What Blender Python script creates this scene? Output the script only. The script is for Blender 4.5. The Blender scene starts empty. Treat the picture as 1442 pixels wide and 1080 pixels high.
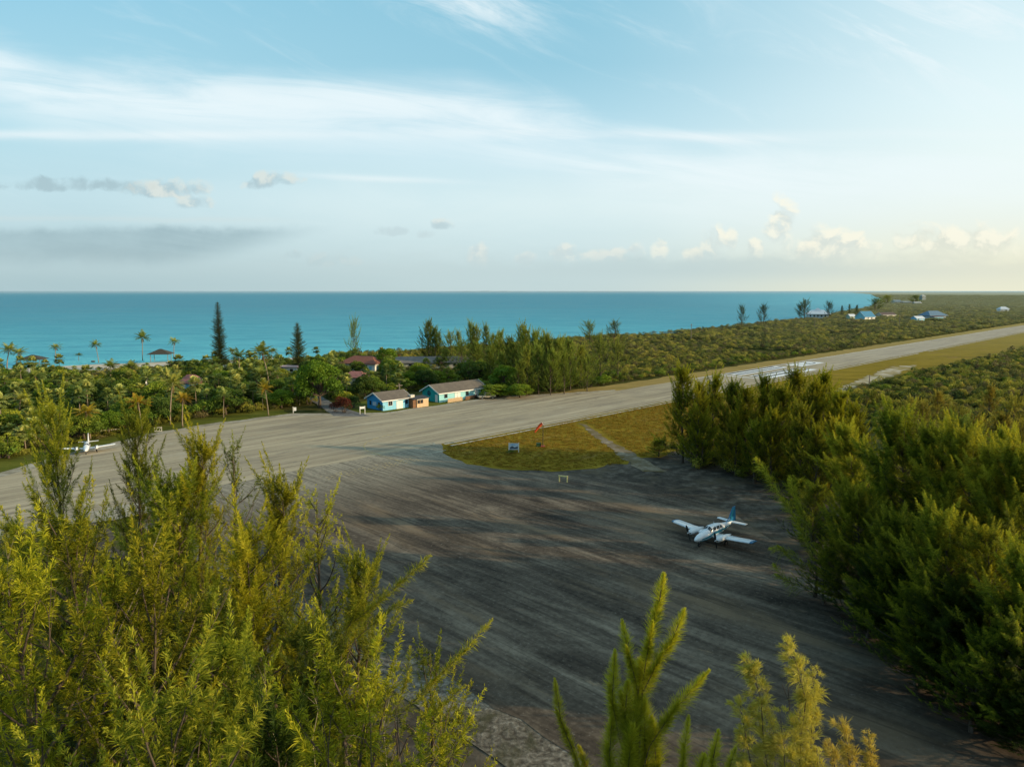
import bpy, bmesh, math, random
import numpy as np
from mathutils import Vector, Matrix, geometry
PI = math.pi
R = math.radians
random.seed(7)
scene = bpy.context.scene
COL = scene.collection

# ------------------------------------------------------------------ camera frame of reference
F = 1010.0                      # focal length of the photograph in its own pixels
H = 31.0                        # drone height
PITCH = math.atan(130 / F)
SP, CP = math.sin(PITCH), math.cos(PITCH)
K = H / 26.0
Q = math.sqrt(0.5)


def at(u, v, h=0.0):
    """ground (or height h) point seen at photograph pixel u, v"""
    b = (v - 540) / F
    d = (H - h) * (CP - b * SP) / (SP + b * CP)
    z = d * CP + (H - h) * SP
    return ((u - 721) / F * z, d, h)


def at_dist(u, v, d):
    """point at pixel u, v at horizontal distance d"""
    b = (v - 540) / F
    t = d / (CP - b * SP)
    return Vector((t * (u - 721) / F, d, H - t * (SP + b * CP)))


def W(s, o, z=0.0):
    """surveyed runway coordinates (along, across) to world"""
    s *= K
    o *= K
    return ((s + o) * Q, (s - o) * Q, z)


def so(x, y):
    return ((x + y) * Q / K, (x - y) * Q / K)


# ------------------------------------------------------------------ node helpers
def lin(c):
    out = []
    for v in c:
        v = v / 255.0
        out.append(v / 12.92 if v <= 0.04045 else ((v + 0.055) / 1.055) ** 2.4)
    return tuple(out)


class Ex:
    """small expression wrapper over Math nodes"""
    def __init__(self, nt, s):
        self.nt, self.s = nt, s

    def _op(self, op, o, rev=False):
        n = self.nt.nodes.new('ShaderNodeMath')
        n.operation = op
        a, b = (o, self) if rev else (self, o)
        for i, v in enumerate((a, b)):
            if isinstance(v, Ex):
                self.nt.links.new(v.s, n.inputs[i])
            else:
                n.inputs[i].default_value = v
        return Ex(self.nt, n.outputs[0])
    def __add__(self, o): return self._op('ADD', o)
    def __radd__(self, o): return self._op('ADD', o)
    def __sub__(self, o): return self._op('SUBTRACT', o)
    def __rsub__(self, o): return self._op('SUBTRACT', o, True)
    def __mul__(self, o): return self._op('MULTIPLY', o)
    def __rmul__(self, o): return self._op('MULTIPLY', o)
    def __truediv__(self, o): return self._op('DIVIDE', o)
    def max(self, o): return self._op('MAXIMUM', o)
    def min(self, o): return self._op('MINIMUM', o)
    def pow(self, o): return self._op('POWER', o)
    def abs(self): return self._op('ABSOLUTE', 0.0)

    def ss(self, a, b, lo=0.0, hi=1.0, kind='SMOOTHSTEP'):
        n = self.nt.nodes.new('ShaderNodeMapRange')
        n.interpolation_type = kind
        n.clamp = True
        self.nt.links.new(self.s, n.inputs['Value'])
        n.inputs['From Min'].default_value = a
        n.inputs['From Max'].default_value = b
        n.inputs['To Min'].default_value = lo
        n.inputs['To Max'].default_value = hi
        return Ex(self.nt, n.outputs[0])

    def gauss(self, c, w):
        d = (self - c) / w
        return (d * d * -1.0)._op('EXPONENT', 0.0)

    def ramp(self, stops, interp='LINEAR'):
        n = self.nt.nodes.new('ShaderNodeValToRGB')
        n.color_ramp.interpolation = interp
        els = n.color_ramp.elements
        while len(els) > 1:
            els.remove(els[-1])
        for i, (p, c) in enumerate(stops):
            e = els[0] if i == 0 else els.new(p)
            e.position = p
            if not hasattr(c, '__len__'):
                c = (c, c, c)
            e.color = (*c, 1)
        self.nt.links.new(self.s, n.inputs[0])
        return n.outputs[0]


def mixc(nt, f, a, b, mode='MIX'):
    n = nt.nodes.new('ShaderNodeMix')
    n.data_type = 'RGBA'
    n.blend_type = mode
    for i, v in ((0, f), (6, a), (7, b)):
        if isinstance(v, Ex):
            v = v.s
        if hasattr(v, 'is_linked') or isinstance(v, bpy.types.NodeSocket):
            nt.links.new(v, n.inputs[i])
        elif hasattr(v, '__len__'):
            n.inputs[i].default_value = (*v[:3], 1)
        else:
            n.inputs[i].default_value = v
    return n.outputs[2]


def vec(nt, x, y, z=0.0):
    n = nt.nodes.new('ShaderNodeCombineXYZ')
    for i, v in enumerate((x, y, z)):
        if isinstance(v, Ex):
            nt.links.new(v.s, n.inputs[i])
        else:
            n.inputs[i].default_value = v
    return n.outputs[0]


def noise(nt, v, scale=1.0, detail=4, rough=0.55, dist=0.0):
    n = nt.nodes.new('ShaderNodeTexNoise')
    n.inputs['Scale'].default_value = scale
    n.inputs['Detail'].default_value = detail
    n.inputs['Roughness'].default_value = rough
    n.inputs['Distortion'].default_value = dist
    if v is not None:
        nt.links.new(v, n.inputs['Vector'])
    return Ex(nt, n.outputs[0])


def new_mat(name):
    m = bpy.data.materials.new(name)
    m.use_nodes = True
    nt = m.node_tree
    b = nt.nodes['Principled BSDF']
    return m, nt, b


def pos(nt):
    g = nt.nodes.new('ShaderNodeNewGeometry')
    sep = nt.nodes.new('ShaderNodeSeparateXYZ')
    nt.links.new(g.outputs['Position'], sep.inputs[0])
    return [Ex(nt, sep.outputs[i]) for i in range(3)]


def runway_pos(nt):
    """along / across in metres"""
    x, y, z = pos(nt)
    return (x + y) * Q, (x - y) * Q


def bump(nt, b, h, strength=0.3, dist=0.1):
    n = nt.nodes.new('ShaderNodeBump')
    n.inputs['Strength'].default_value = strength
    n.inputs['Distance'].default_value = dist
    nt.links.new(h.s, n.inputs['Height'])
    nt.links.new(n.outputs[0], b.inputs['Normal'])


def plain(name, col, rough=0.6, var=0.18, scale=2.0, metal=0.0, spec=0.3, bmp=0.0):
    m, nt, b = new_mat(name)
    tc = nt.nodes.new('ShaderNodeTexCoord')
    n = noise(nt, tc.outputs['Object'], scale, 5, 0.6)
    c = n.ramp([(0.25, tuple(v * (1 - var) for v in col)), (0.75, tuple(min(1, v * (1 + var)) for v in col))])
    nt.links.new(c, b.inputs['Base Color'])
    b.inputs['Roughness'].default_value = rough
    b.inputs['Metallic'].default_value = metal
    b.inputs['Specular IOR Level'].default_value = spec
    if bmp:
        bump(nt, b, noise(nt, tc.outputs['Object'], scale * 6, 3), bmp, 0.02)
    return m


def foliage(name, dark, mid, light, transl=0.35, rough=0.6, spread=0.35, haze=None):
    """leaf material: the mesh's own 'shade' attribute (how far out a leaf sits) and the plant's random value pick the green"""
    m, nt, b = new_mat(name)
    a = nt.nodes.new('ShaderNodeAttribute')
    a.attribute_name = 'shade'
    oi = nt.nodes.new('ShaderNodeObjectInfo')
    r = Ex(nt, oi.outputs['Random'])
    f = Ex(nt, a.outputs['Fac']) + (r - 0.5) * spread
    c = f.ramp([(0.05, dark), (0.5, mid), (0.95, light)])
    hue = nt.nodes.new('ShaderNodeHueSaturation')
    nt.links.new(c, hue.inputs['Color'])
    hv = (r * 7.31)._op('FRACT', 0.0)
    nt.links.new(hv.ss(0, 1, 0.485, 0.512, 'LINEAR').s, hue.inputs['Hue'])
    c = hue.outputs[0]
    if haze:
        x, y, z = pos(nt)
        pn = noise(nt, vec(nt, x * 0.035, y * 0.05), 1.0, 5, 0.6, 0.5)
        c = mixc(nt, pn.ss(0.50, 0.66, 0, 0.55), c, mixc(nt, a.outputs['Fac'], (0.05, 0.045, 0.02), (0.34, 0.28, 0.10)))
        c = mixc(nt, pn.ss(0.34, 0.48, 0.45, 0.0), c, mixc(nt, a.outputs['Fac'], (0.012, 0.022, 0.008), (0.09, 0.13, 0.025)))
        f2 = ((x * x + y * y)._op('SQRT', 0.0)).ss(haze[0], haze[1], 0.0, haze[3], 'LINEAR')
        c = mixc(nt, f2, c, haze[2])  # distance haze mixed into the leaf colour itself
    nt.links.new(c, b.inputs['Base Color'])
    b.inputs['Roughness'].default_value = rough
    b.inputs['Specular IOR Level'].default_value = 0.15
    t = nt.nodes.new('ShaderNodeBsdfTranslucent')
    nt.links.new(mixc(nt, 1.0, c, (1.0, 0.95, 0.55), 'MULTIPLY'), t.inputs['Color'])
    mx = nt.nodes.new('ShaderNodeMixShader')
    mx.inputs[0].default_value = transl
    nt.links.new(b.outputs[0], mx.inputs[1])
    nt.links.new(t.outputs[0], mx.inputs[2])
    nt.links.new(mx.outputs[0], nt.nodes['Material Output'].inputs['Surface'])
    return m


# ------------------------------------------------------------------ object helpers
def obj(name, me, mat=None, parent=None, loc=None):
    o = bpy.data.objects.new(name, me)
    COL.objects.link(o)
    if mat is not None and me is not None:
        if not me.materials:
            me.materials.append(mat)
        elif me.materials[0] != mat:          # a shared mesh in another colour
            o.material_slots[0].link = 'OBJECT'
            o.material_slots[0].material = mat
    if parent is not None:
        o.parent = parent
    if loc is not None:
        o.location = loc
    return o


def tag(o, label, cat, group=None):
    o['label'] = label
    o['category'] = cat
    if group:
        o['group'] = group
    return o


def thing(name, label, cat, loc=(0, 0, 0), rz=0.0, sc=1.0, group=None):
    o = bpy.data.objects.new(name, None)
    COL.objects.link(o)
    o.empty_display_size = 0.2
    o.location = loc
    o.rotation_euler = (0, 0, rz)
    o.scale = (sc,) * 3 if not hasattr(sc, '__len__') else sc
    return tag(o, label, cat, group)


def dup(root, loc, rz, sc=1.0, label=None, group=None):
    def rec(o, par):
        c = o.copy()
        COL.objects.link(c)
        if par is not None:
            c.parent = par
        for ch in o.children:
            rec(ch, c)
        return c
    r = rec(root, None)
    r.location = loc
    r.rotation_euler = (0, 0, rz)
    r.scale = (sc,) * 3 if not hasattr(sc, '__len__') else sc
    if label:
        r['label'] = label
    if group:
        r['group'] = group
    return r


def struct(name, me, mat):
    o = obj(name, me, mat)
    o['kind'] = 'structure'
    return o


class MB:
    """mesh builder"""
    def __init__(self):
        self.v, self.f = [], []

    def add(self, vs, fs):
        n = len(self.v)
        self.v += [tuple(p) for p in vs]
        self.f += [tuple(i + n for i in f) for f in fs]
        return self

    def box(self, c, s, rz=0.0, M=None):
        x, y, z = (q / 2 for q in s)
        vs = [Vector((a * x, b * y, d * z)) for a in (-1, 1) for b in (-1, 1) for d in (-1, 1)]
        m = Matrix.Translation(c) @ Matrix.Rotation(rz, 4, 'Z')
        if M is not None:
            m = M @ m
        return self.add([m @ p for p in vs], [(0, 1, 3, 2), (4, 6, 7, 5), (0, 4, 5, 1), (2, 3, 7, 6), (0, 2, 6, 4), (1, 5, 7, 3)])

    def tube(self, pts, rad, n=6, cap=True):
        pts = [Vector(p) for p in pts]
        if not hasattr(rad, '__len__'):
            rad = [rad] * len(pts)
        rings = []
        for i, p in enumerate(pts):
            d = (pts[min(i + 1, len(pts) - 1)] - pts[max(i - 1, 0)])
            d = d.normalized() if d.length > 1e-9 else Vector((0, 0, 1))
            ref = Vector((1, 0, 0)) if abs(d.x) < 0.8 else Vector((0, 1, 0))
            a = d.cross(ref).normalized()
            b = d.cross(a)
            rings.append([p + (a * math.cos(2 * PI * k / n) + b * math.sin(2 * PI * k / n)) * rad[i] for k in range(n)])
        vs = [q for r in rings for q in r]
        fs = []
        for i in range(len(pts) - 1):
            for k in range(n):
                fs.append((i * n + k, i * n + (k + 1) % n, (i + 1) * n + (k + 1) % n, (i + 1) * n + k))
        if cap:
            fs.append(tuple(range(n))[::-1])
            fs.append(tuple((len(pts) - 1) * n + k for k in range(n)))
        return self.add(vs, fs)

    def loft(self, rings, cap=True):
        n = len(rings[0])
        vs = [q for r in rings for q in r]
        fs = []
        for i in range(len(rings) - 1):
            for k in range(n):
                fs.append((i * n + k, i * n + (k + 1) % n, (i + 1) * n + (k + 1) % n, (i + 1) * n + k))
        if cap:
            fs.append(tuple(range(n))[::-1])
            fs.append(tuple((len(rings) - 1) * n + k for k in range(n)))
        return self.add(vs, fs)

    def poly(self, pts):
        return self.add(pts, [tuple(range(len(pts)))])

    def mesh(self, name, smooth=False):
        me = bpy.data.meshes.new(name)
        me.from_pydata(self.v, [], self.f)
        if smooth:
            me.polygons.foreach_set('use_smooth', [True] * len(me.polygons))
        me.update()
        return me

    def build(self, name, mat, parent=None, smooth=False, loc=None, fix=True):
        me = self.mesh(name, smooth)
        if fix:
            bm = bmesh.new()
            bm.from_mesh(me)
            bmesh.ops.recalc_face_normals(bm, faces=bm.faces)
            bm.to_mesh(me)
            bm.free()
        return obj(name, me, mat, parent, loc)


def fast_mesh(name, V, nper, shade, smooth=False):
    """V: (n*nper,3) unshared vertices, every nper of them one face; shade per vertex"""
    me = bpy.data.meshes.new(name)
    n = len(V)
    nf = n // nper
    me.vertices.add(n)
    me.vertices.foreach_set('co', np.asarray(V, dtype=np.float32).ravel())
    me.loops.add(n)
    me.loops.foreach_set('vertex_index', np.arange(n, dtype=np.int32))
    me.polygons.add(nf)
    me.polygons.foreach_set('loop_start', np.arange(0, n, nper, dtype=np.int32))
    at_ = me.attributes.new('shade', 'FLOAT', 'POINT')
    at_.data.foreach_set('value', np.asarray(shade, dtype=np.float32))
    me.update(calc_edges=True)
    return me


def unit(a):
    return a / np.maximum(np.linalg.norm(a, axis=-1, keepdims=True), 1e-9)


# ------------------------------------------------------------------ materials
SUN_AZ, SUN_EL = R(101), R(14)

FT = {}
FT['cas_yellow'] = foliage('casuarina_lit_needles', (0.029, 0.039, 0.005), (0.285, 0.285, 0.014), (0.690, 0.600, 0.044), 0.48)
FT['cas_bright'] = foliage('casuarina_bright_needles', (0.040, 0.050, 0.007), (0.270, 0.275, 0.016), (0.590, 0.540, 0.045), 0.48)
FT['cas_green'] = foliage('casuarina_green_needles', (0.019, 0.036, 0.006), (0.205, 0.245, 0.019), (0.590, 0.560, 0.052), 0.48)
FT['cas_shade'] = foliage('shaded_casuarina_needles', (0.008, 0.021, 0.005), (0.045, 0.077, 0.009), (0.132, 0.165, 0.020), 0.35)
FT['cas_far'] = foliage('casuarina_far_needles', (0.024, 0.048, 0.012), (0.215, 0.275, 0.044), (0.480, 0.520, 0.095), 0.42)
FT['cas_straw'] = foliage('casuarina_straw_needles', (0.070, 0.065, 0.011), (0.280, 0.245, 0.030), (0.600, 0.510, 0.100), 0.42)
FT['broad_dark'] = foliage('broadleaf_dark', (0.019, 0.043, 0.012), (0.070, 0.121, 0.019), (0.176, 0.225, 0.035), 0.25)
FT['broad_mid'] = foliage('broadleaf_mid', (0.029, 0.062, 0.014), (0.149, 0.224, 0.025), (0.437, 0.461, 0.046), 0.28)
FT['broad_bright'] = foliage('broadleaf_bright', (0.048, 0.096, 0.010), (0.152, 0.240, 0.019), (0.288, 0.368, 0.035), 0.32)
FT['red_bush'] = foliage('bougainvillea', (0.030, 0.025, 0.010), (0.140, 0.040, 0.020), (0.300, 0.060, 0.030), 0.3, spread=0.2)
FT['palm'] = foliage('palm_fronds', (0.038, 0.070, 0.017), (0.156, 0.204, 0.038), (0.354, 0.364, 0.073), 0.3)
FT['palm_gold'] = foliage('golden_palm_fronds', (0.120, 0.072, 0.010), (0.312, 0.180, 0.014), (0.408, 0.312, 0.036), 0.3)
FT['thatch'] = foliage('thatch_palm_fans', (0.042, 0.075, 0.022), (0.197, 0.246, 0.056), (0.599, 0.606, 0.176), 0.25)
FT['norfolk'] = foliage('norfolk_needles', (0.018, 0.036, 0.012), (0.080, 0.112, 0.030), (0.210, 0.235, 0.065), 0.12)
FT['dead'] = foliage('dead_fronds', (0.065, 0.042, 0.019), (0.169, 0.111, 0.046), (0.286, 0.195, 0.091), 0.15)
HZ = (220, 1900, (0.410, 0.410, 0.270), 0.88)  # range and tone of the haze painted into far scrub
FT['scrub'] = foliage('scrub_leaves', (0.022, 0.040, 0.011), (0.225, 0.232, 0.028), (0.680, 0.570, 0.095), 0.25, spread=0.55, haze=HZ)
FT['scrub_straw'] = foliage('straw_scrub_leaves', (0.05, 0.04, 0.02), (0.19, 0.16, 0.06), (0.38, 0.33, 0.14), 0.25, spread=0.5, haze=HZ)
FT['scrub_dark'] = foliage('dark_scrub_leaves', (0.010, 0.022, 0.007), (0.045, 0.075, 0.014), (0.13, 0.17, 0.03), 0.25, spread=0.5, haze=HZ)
FT['scrub_near'] = foliage('young_scrub_leaves', (0.022, 0.052, 0.010), (0.134, 0.192, 0.020), (0.357, 0.413, 0.053), 0.28, spread=0.5)
FT['weed'] = foliage('weedy_grass', (0.092, 0.079, 0.008), (0.247, 0.179, 0.020), (0.445, 0.272, 0.040), 0.25)

BARK = plain('grey_bark', (0.10, 0.075, 0.055), 0.9, 0.4, 3, bmp=0.4)
BARK_PALM = plain('palm_bark', (0.27, 0.21, 0.15), 0.9, 0.3, 4, bmp=0.4)
BARK_PALE = plain('pale_bare_twig', (0.34, 0.28, 0.20), 0.9, 0.25, 4)
WHITE = plain('white_paint', (0.78, 0.78, 0.75), 0.45, 0.06, 1.5)
WHITE_WOOD = plain('white_painted_wood', (0.72, 0.70, 0.64), 0.6, 0.12, 3)
BLUE_SHADED = plain('shaded_sky_blue_paint', (0.045, 0.30, 0.60), 0.6, 0.10, 1.2)
BLUE_PALE = plain('pale_and_sunlit_blue_paint', (0.23, 0.56, 0.76), 0.6, 0.08, 1.2)  # also the blue hut's front, with its sunlight put into the colour
TEAL_SHADED = plain('shaded_teal_paint', (0.02, 0.36, 0.36), 0.6, 0.10, 1.2)
TEAL_PALE = plain('pale_and_sunlit_teal_paint', (0.30, 0.64, 0.70), 0.6, 0.08, 1.2)  # also the teal hut's front, lightened as if sunlit
CREAM = plain('cream_render', (0.62, 0.58, 0.50), 0.7, 0.10, 1.0)
WOOD = plain('tan_boards', (0.60, 0.43, 0.26), 0.7, 0.18, 2.5)
WOOD_DARK = plain('brown_boards', (0.20, 0.10, 0.05), 0.7, 0.25, 2.5)
GLASS = plain('window_glass', (0.02, 0.026, 0.032), 0.08, 0.2, 1, spec=0.6)
BLACK = plain('black_rubber', (0.012, 0.012, 0.012), 0.7, 0.2, 3)
STEEL = plain('steel', (0.45, 0.45, 0.46), 0.35, 0.1, 2, metal=0.9)
ORANGE = plain('orange_fabric', (0.80, 0.10, 0.025), 0.7, 0.12, 2)
ROPE = plain('dark_pole_paint', (0.05, 0.045, 0.04), 0.6, 0.2, 2)
RED_ROOF = plain('red_roof_tiles', (0.23, 0.085, 0.055), 0.8, 0.25, 1.5, bmp=0.3)
PINK_ROOF = plain('faded_pink_roof', (0.34, 0.14, 0.12), 0.8, 0.2, 1.5)
SLATE_ROOF = plain('slate_blue_roof', (0.13, 0.21, 0.29), 0.6, 0.15, 1.0)
BLUE_ROOF = plain('blue_metal_roof', (0.06, 0.22, 0.36), 0.5, 0.15, 1.0)
PALE_ROOF = plain('pale_metal_roof', (0.62, 0.66, 0.70), 0.45, 0.1, 0.6)
GREY_ROOF = plain('grey_flat_roof', (0.20, 0.18, 0.165), 0.9, 0.2, 0.5)
THATCH_ROOF = plain('weathered_thatch', (0.060, 0.055, 0.045), 0.95, 0.3, 3, bmp=0.5)
AERO_WHITE = plain('aircraft_white', (0.80, 0.81, 0.82), 0.28, 0.04, 1.0, spec=0.5)
AERO_BLUE = plain('aircraft_blue', (0.015, 0.15, 0.30), 0.3, 0.1, 1.0, spec=0.5)
AERO_TEAL = plain('aircraft_teal_stripe', (0.02, 0.24, 0.34), 0.3, 0.1, 1.0, spec=0.5)
AERO_GREY = plain('aircraft_grey', (0.34, 0.36, 0.38), 0.4, 0.1, 1.0)
TRUCK_PAINT = plain('beige_truck_paint', (0.55, 0.48, 0.37), 0.35, 0.08, 1.0, spec=0.5)
GREEN_PAINT = plain('dark_green_paint', (0.02, 0.07, 0.03), 0.6, 0.2, 2)
YELLOW_WOOD = plain('yellow_painted_wood', (0.75, 0.62, 0.25), 0.6, 0.15, 3)
SIGN_FACE = plain('pale_blue_sign_face', (0.50, 0.60, 0.70), 0.4, 0.12, 0.9)
RED_PAINT = plain('dull_red_paint', (0.36, 0.05, 0.03), 0.6, 0.2, 2)


def shingle_mat():
    m, nt, b = new_mat('brown_shingles')
    tc = nt.nodes.new('ShaderNodeTexCoord')
    br = nt.nodes.new('ShaderNodeTexBrick')
    nt.links.new(tc.outputs['Object'], br.inputs['Vector'])
    br.inputs['Scale'].default_value = 2.2
    br.inputs['Color1'].default_value = (0.115, 0.095, 0.078, 1)
    br.inputs['Color2'].default_value = (0.155, 0.128, 0.102, 1)
    br.inputs['Mortar'].default_value = (0.07, 0.06, 0.05, 1)
    n = noise(nt, tc.outputs['Object'], 0.8, 5, 0.6)
    c = mixc(nt, n.ss(0.35, 0.7, 0, 0.5), br.outputs[0], (0.20, 0.165, 0.125))
    nt.links.new(c, b.inputs['Base Color'])
    b.inputs['Roughness'].default_value = 0.9
    return m


SHINGLE = shingle_mat()


def asphalt_runway():
    m, nt, b = new_mat('weathered_runway_asphalt')
    s, o = runway_pos(nt)
    streak = noise(nt, vec(nt, s * 0.018, o * 0.55), 1.0, 6, 0.62, 0.6)
    streak2 = noise(nt, vec(nt, s * 0.07, o * 1.6), 1.0, 5, 0.6, 0.3)
    patch = noise(nt, vec(nt, s * 0.03, o * 0.07), 1.0, 5, 0.6)
    fine = noise(nt, vec(nt, s, o), 1.6, 6, 0.7)
    c = (streak * 0.62 + streak2 * 0.28 + fine * 0.16).ramp([(0.36, (0.184, 0.149, 0.103)), (0.48, (0.338, 0.275, 0.187)), (0.57, (0.441, 0.362, 0.246)), (0.70, (0.577, 0.481, 0.332))])
    dark = (patch * 0.7 + streak2 * 0.3).ss(0.50, 0.64, 0.0, 0.55)
    c = mixc(nt, dark, c, (0.248, 0.207, 0.157))
    tan = noise(nt, vec(nt, s * 0.05 + 40, o * 0.2), 1.0, 4, 0.55).ss(0.52, 0.7, 0, 0.55)
    c = mixc(nt, tan, c, (0.450, 0.362, 0.239))
    # long tar seams
    seam = noise(nt, vec(nt, s * 0.006 + 9, o * 0.30), 1.0, 2, 0.5)
    c = mixc(nt, (seam - 0.5).abs().ss(0.0, 0.010, 0.5, 0.0), c, (0.063, 0.055, 0.046))
    worn = noise(nt, vec(nt, s * 0.10, o * 0.30), 1.0, 6, 0.68, 0.8)
    c = mixc(nt, worn.ss(0.55, 0.68, 0, 0.6), c, (0.43, 0.375, 0.275))
    c = mixc(nt, worn.ss(0.32, 0.44, 0.5, 0), c, (0.19, 0.165, 0.13))
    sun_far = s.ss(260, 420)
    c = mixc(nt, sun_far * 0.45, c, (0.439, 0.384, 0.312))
    nt.links.new(c, b.inputs['Base Color'])
    b.inputs['Roughness'].default_value = 0.95
    b.inputs['Specular IOR Level'].default_value = 0.12
    bump(nt, b, fine, 0.35, 0.05)
    return m


def asphalt_apron():
    m, nt, b = new_mat('dark_apron_asphalt')
    s, o = runway_pos(nt)
    streak = noise(nt, vec(nt, s * 0.50, o * 0.022), 1.0, 7, 0.66, 0.5)
    streak2 = noise(nt, vec(nt, s * 1.5, o * 0.10), 1.0, 5, 0.6, 0.4)
    blot = noise(nt, vec(nt, s * 0.13, o * 0.09), 1.0, 6, 0.62, 0.8)
    fine = noise(nt, vec(nt, s, o), 1.8, 6, 0.7)
    wander = noise(nt, vec(nt, s * 0.06, o * 0.05), 1.0, 4, 0.6)
    streak = noise(nt, vec(nt, s * 0.42 + wander * 1.1, o * 0.026 + wander * 0.3), 1.0, 7, 0.68, 0.45)
    v = streak * 0.40 + blot * 0.32 + streak2 * 0.13 + fine * 0.20
    c = v.ramp([(0.43, (0.032, 0.024, 0.017)), (0.505, (0.084, 0.064, 0.046)), (0.57, (0.158, 0.124, 0.089)), (0.66, (0.299, 0.238, 0.170))])
    warm = noise(nt, vec(nt, s * 0.22 + 30, o * 0.045), 1.0, 5, 0.6).ss(0.50, 0.70, 0, 0.75)
    c = mixc(nt, warm, c, (0.226, 0.158, 0.095))
    dust = noise(nt, vec(nt, s * 0.9 + 7, o * 0.16), 1.0, 6, 0.7, 0.6).ss(0.60, 0.74, 0, 0.8) * blot.ss(0.42, 0.58)
    c = mixc(nt, dust, c, (0.381, 0.259, 0.150))
    speck = noise(nt, vec(nt, s * 3.2, o * 2.4), 1.0, 4, 0.75)
    c = mixc(nt, speck.ss(0.58, 0.70, 0, 0.55), c, (0.30, 0.26, 0.21))
    c = mixc(nt, speck.ss(0.30, 0.42, 0.55, 0), c, (0.022, 0.019, 0.016))
    # patched old sealcoat, lighter toward the runway mouth
    mouth = (o + (blot - 0.5) * 22 + (streak - 0.5) * 14 + (fine - 0.5) * 8).ss(-82, -112)
    c = mixc(nt, mouth * 0.92, c, mixc(nt, (streak2 * 0.5 + fine * 0.5).ss(0.4, 0.6), (0.20, 0.170, 0.125), (0.40, 0.345, 0.255)))
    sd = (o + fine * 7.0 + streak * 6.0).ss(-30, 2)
    c = mixc(nt, sd * 0.5, c, (0.058, 0.038, 0.024))  # dimming of the near end put into the asphalt colour
    dc = noise(nt, vec(nt, s * 0.30 + 11, o * 0.014), 1.0, 2, 0.5)
    c = mixc(nt, (dc - 0.5).abs().ss(0.0, 0.020, 0.40, 0.0), c, (0.021, 0.016, 0.013))
    nt.links.new(c, b.inputs['Base Color'])
    b.inputs['Roughness'].default_value = 0.9
    b.inputs['Specular IOR Level'].default_value = 0.15
    bump(nt, b, fine * 0.6 + streak2 * 0.4, 0.45, 0.06)
    return m


def ground_like(name, stops, scale, scale2=0.05, tint=None, bmp=0.6):
    m, nt, b = new_mat(name)
    x, y, z = pos(nt)
    p = vec(nt, x, y)
    a = noise(nt, p, scale, 7, 0.68)
    g = noise(nt, p, scale2, 4, 0.6)
    c = (a * 0.65 + g * 0.35).ramp(stops)
    if tint:
        c = mixc(nt, noise(nt, p, scale2 * 2.3, 5, 0.6, 0.5).ss(0.48, 0.66, 0, 0.8), c, tint)
    nt.links.new(c, b.inputs['Base Color'])
    b.inputs['Roughness'].default_value = 1.0
    b.inputs['Specular IOR Level'].default_value = 0.05
    bump(nt, b, a, bmp, 0.15)
    return m


def land_mat():
    m, nt, b = new_mat('scrub_soil')
    x, y, z = pos(nt)
    p = vec(nt, x, y)
    a = noise(nt, p, 0.35, 7, 0.7)
    g = noise(nt, p, 0.03, 5, 0.6)
    c = (a * 0.6 + g * 0.4).ramp([(0.36, (0.030, 0.036, 0.010)), (0.50, (0.070, 0.072, 0.022)), (0.64, (0.14, 0.12, 0.055))])
    far = (x * x + y * y)._op('SQRT', 0.0)
    fc = noise(nt, vec(nt, x * 0.0012, y * 0.004), 1.0, 6, 0.65).ramp([(0.38, (0.25, 0.26, 0.16)), (0.62, (0.37, 0.37, 0.235))])
    c = mixc(nt, far.ss(600, 3500), c, fc)  # distance haze put into the soil colour, here and in the next mix
    c = mixc(nt, far.ss(3000, 14000, 0, 0.75), c, (0.48, 0.50, 0.42))
    nt.links.new(c, b.inputs['Base Color'])
    b.inputs['Roughness'].default_value = 1.0
    b.inputs['Specular IOR Level'].default_value = 0.0
    bump(nt, b, a, 0.7, 0.3)
    return m


def grass_mat(name, dark, mid, light, dirt):
    m, nt, b = new_mat(name)
    s, o = runway_pos(nt)
    x, y, z = pos(nt)
    p = vec(nt, x, y)
    fine = noise(nt, p, 1.3, 7, 0.72)
    band = noise(nt, vec(nt, x * 0.035, y * 0.16), 1.0, 5, 0.6)
    tuft = noise(nt, vec(nt, x * 0.22, y * 0.45), 1.0, 6, 0.66)
    c = (fine * 0.28 + band * 0.42 + tuft * 0.34).ramp([(0.38, dark), (0.52, mid), (0.66, light)])
    d = noise(nt, vec(nt, s * 0.05, o * 0.16), 1.0, 5, 0.6).ss(0.54, 0.70, 0, 0.75)
    c = mixc(nt, d, c, dirt)
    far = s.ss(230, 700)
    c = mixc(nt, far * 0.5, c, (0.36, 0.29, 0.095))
    nt.links.new(c, b.inputs['Base Color'])
    b.inputs['Roughness'].default_value = 1.0
    b.inputs['Specular IOR Level'].default_value = 0.03
    bump(nt, b, fine * 0.5 + tuft * 0.5, 0.5, 0.12)
    return m


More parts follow.
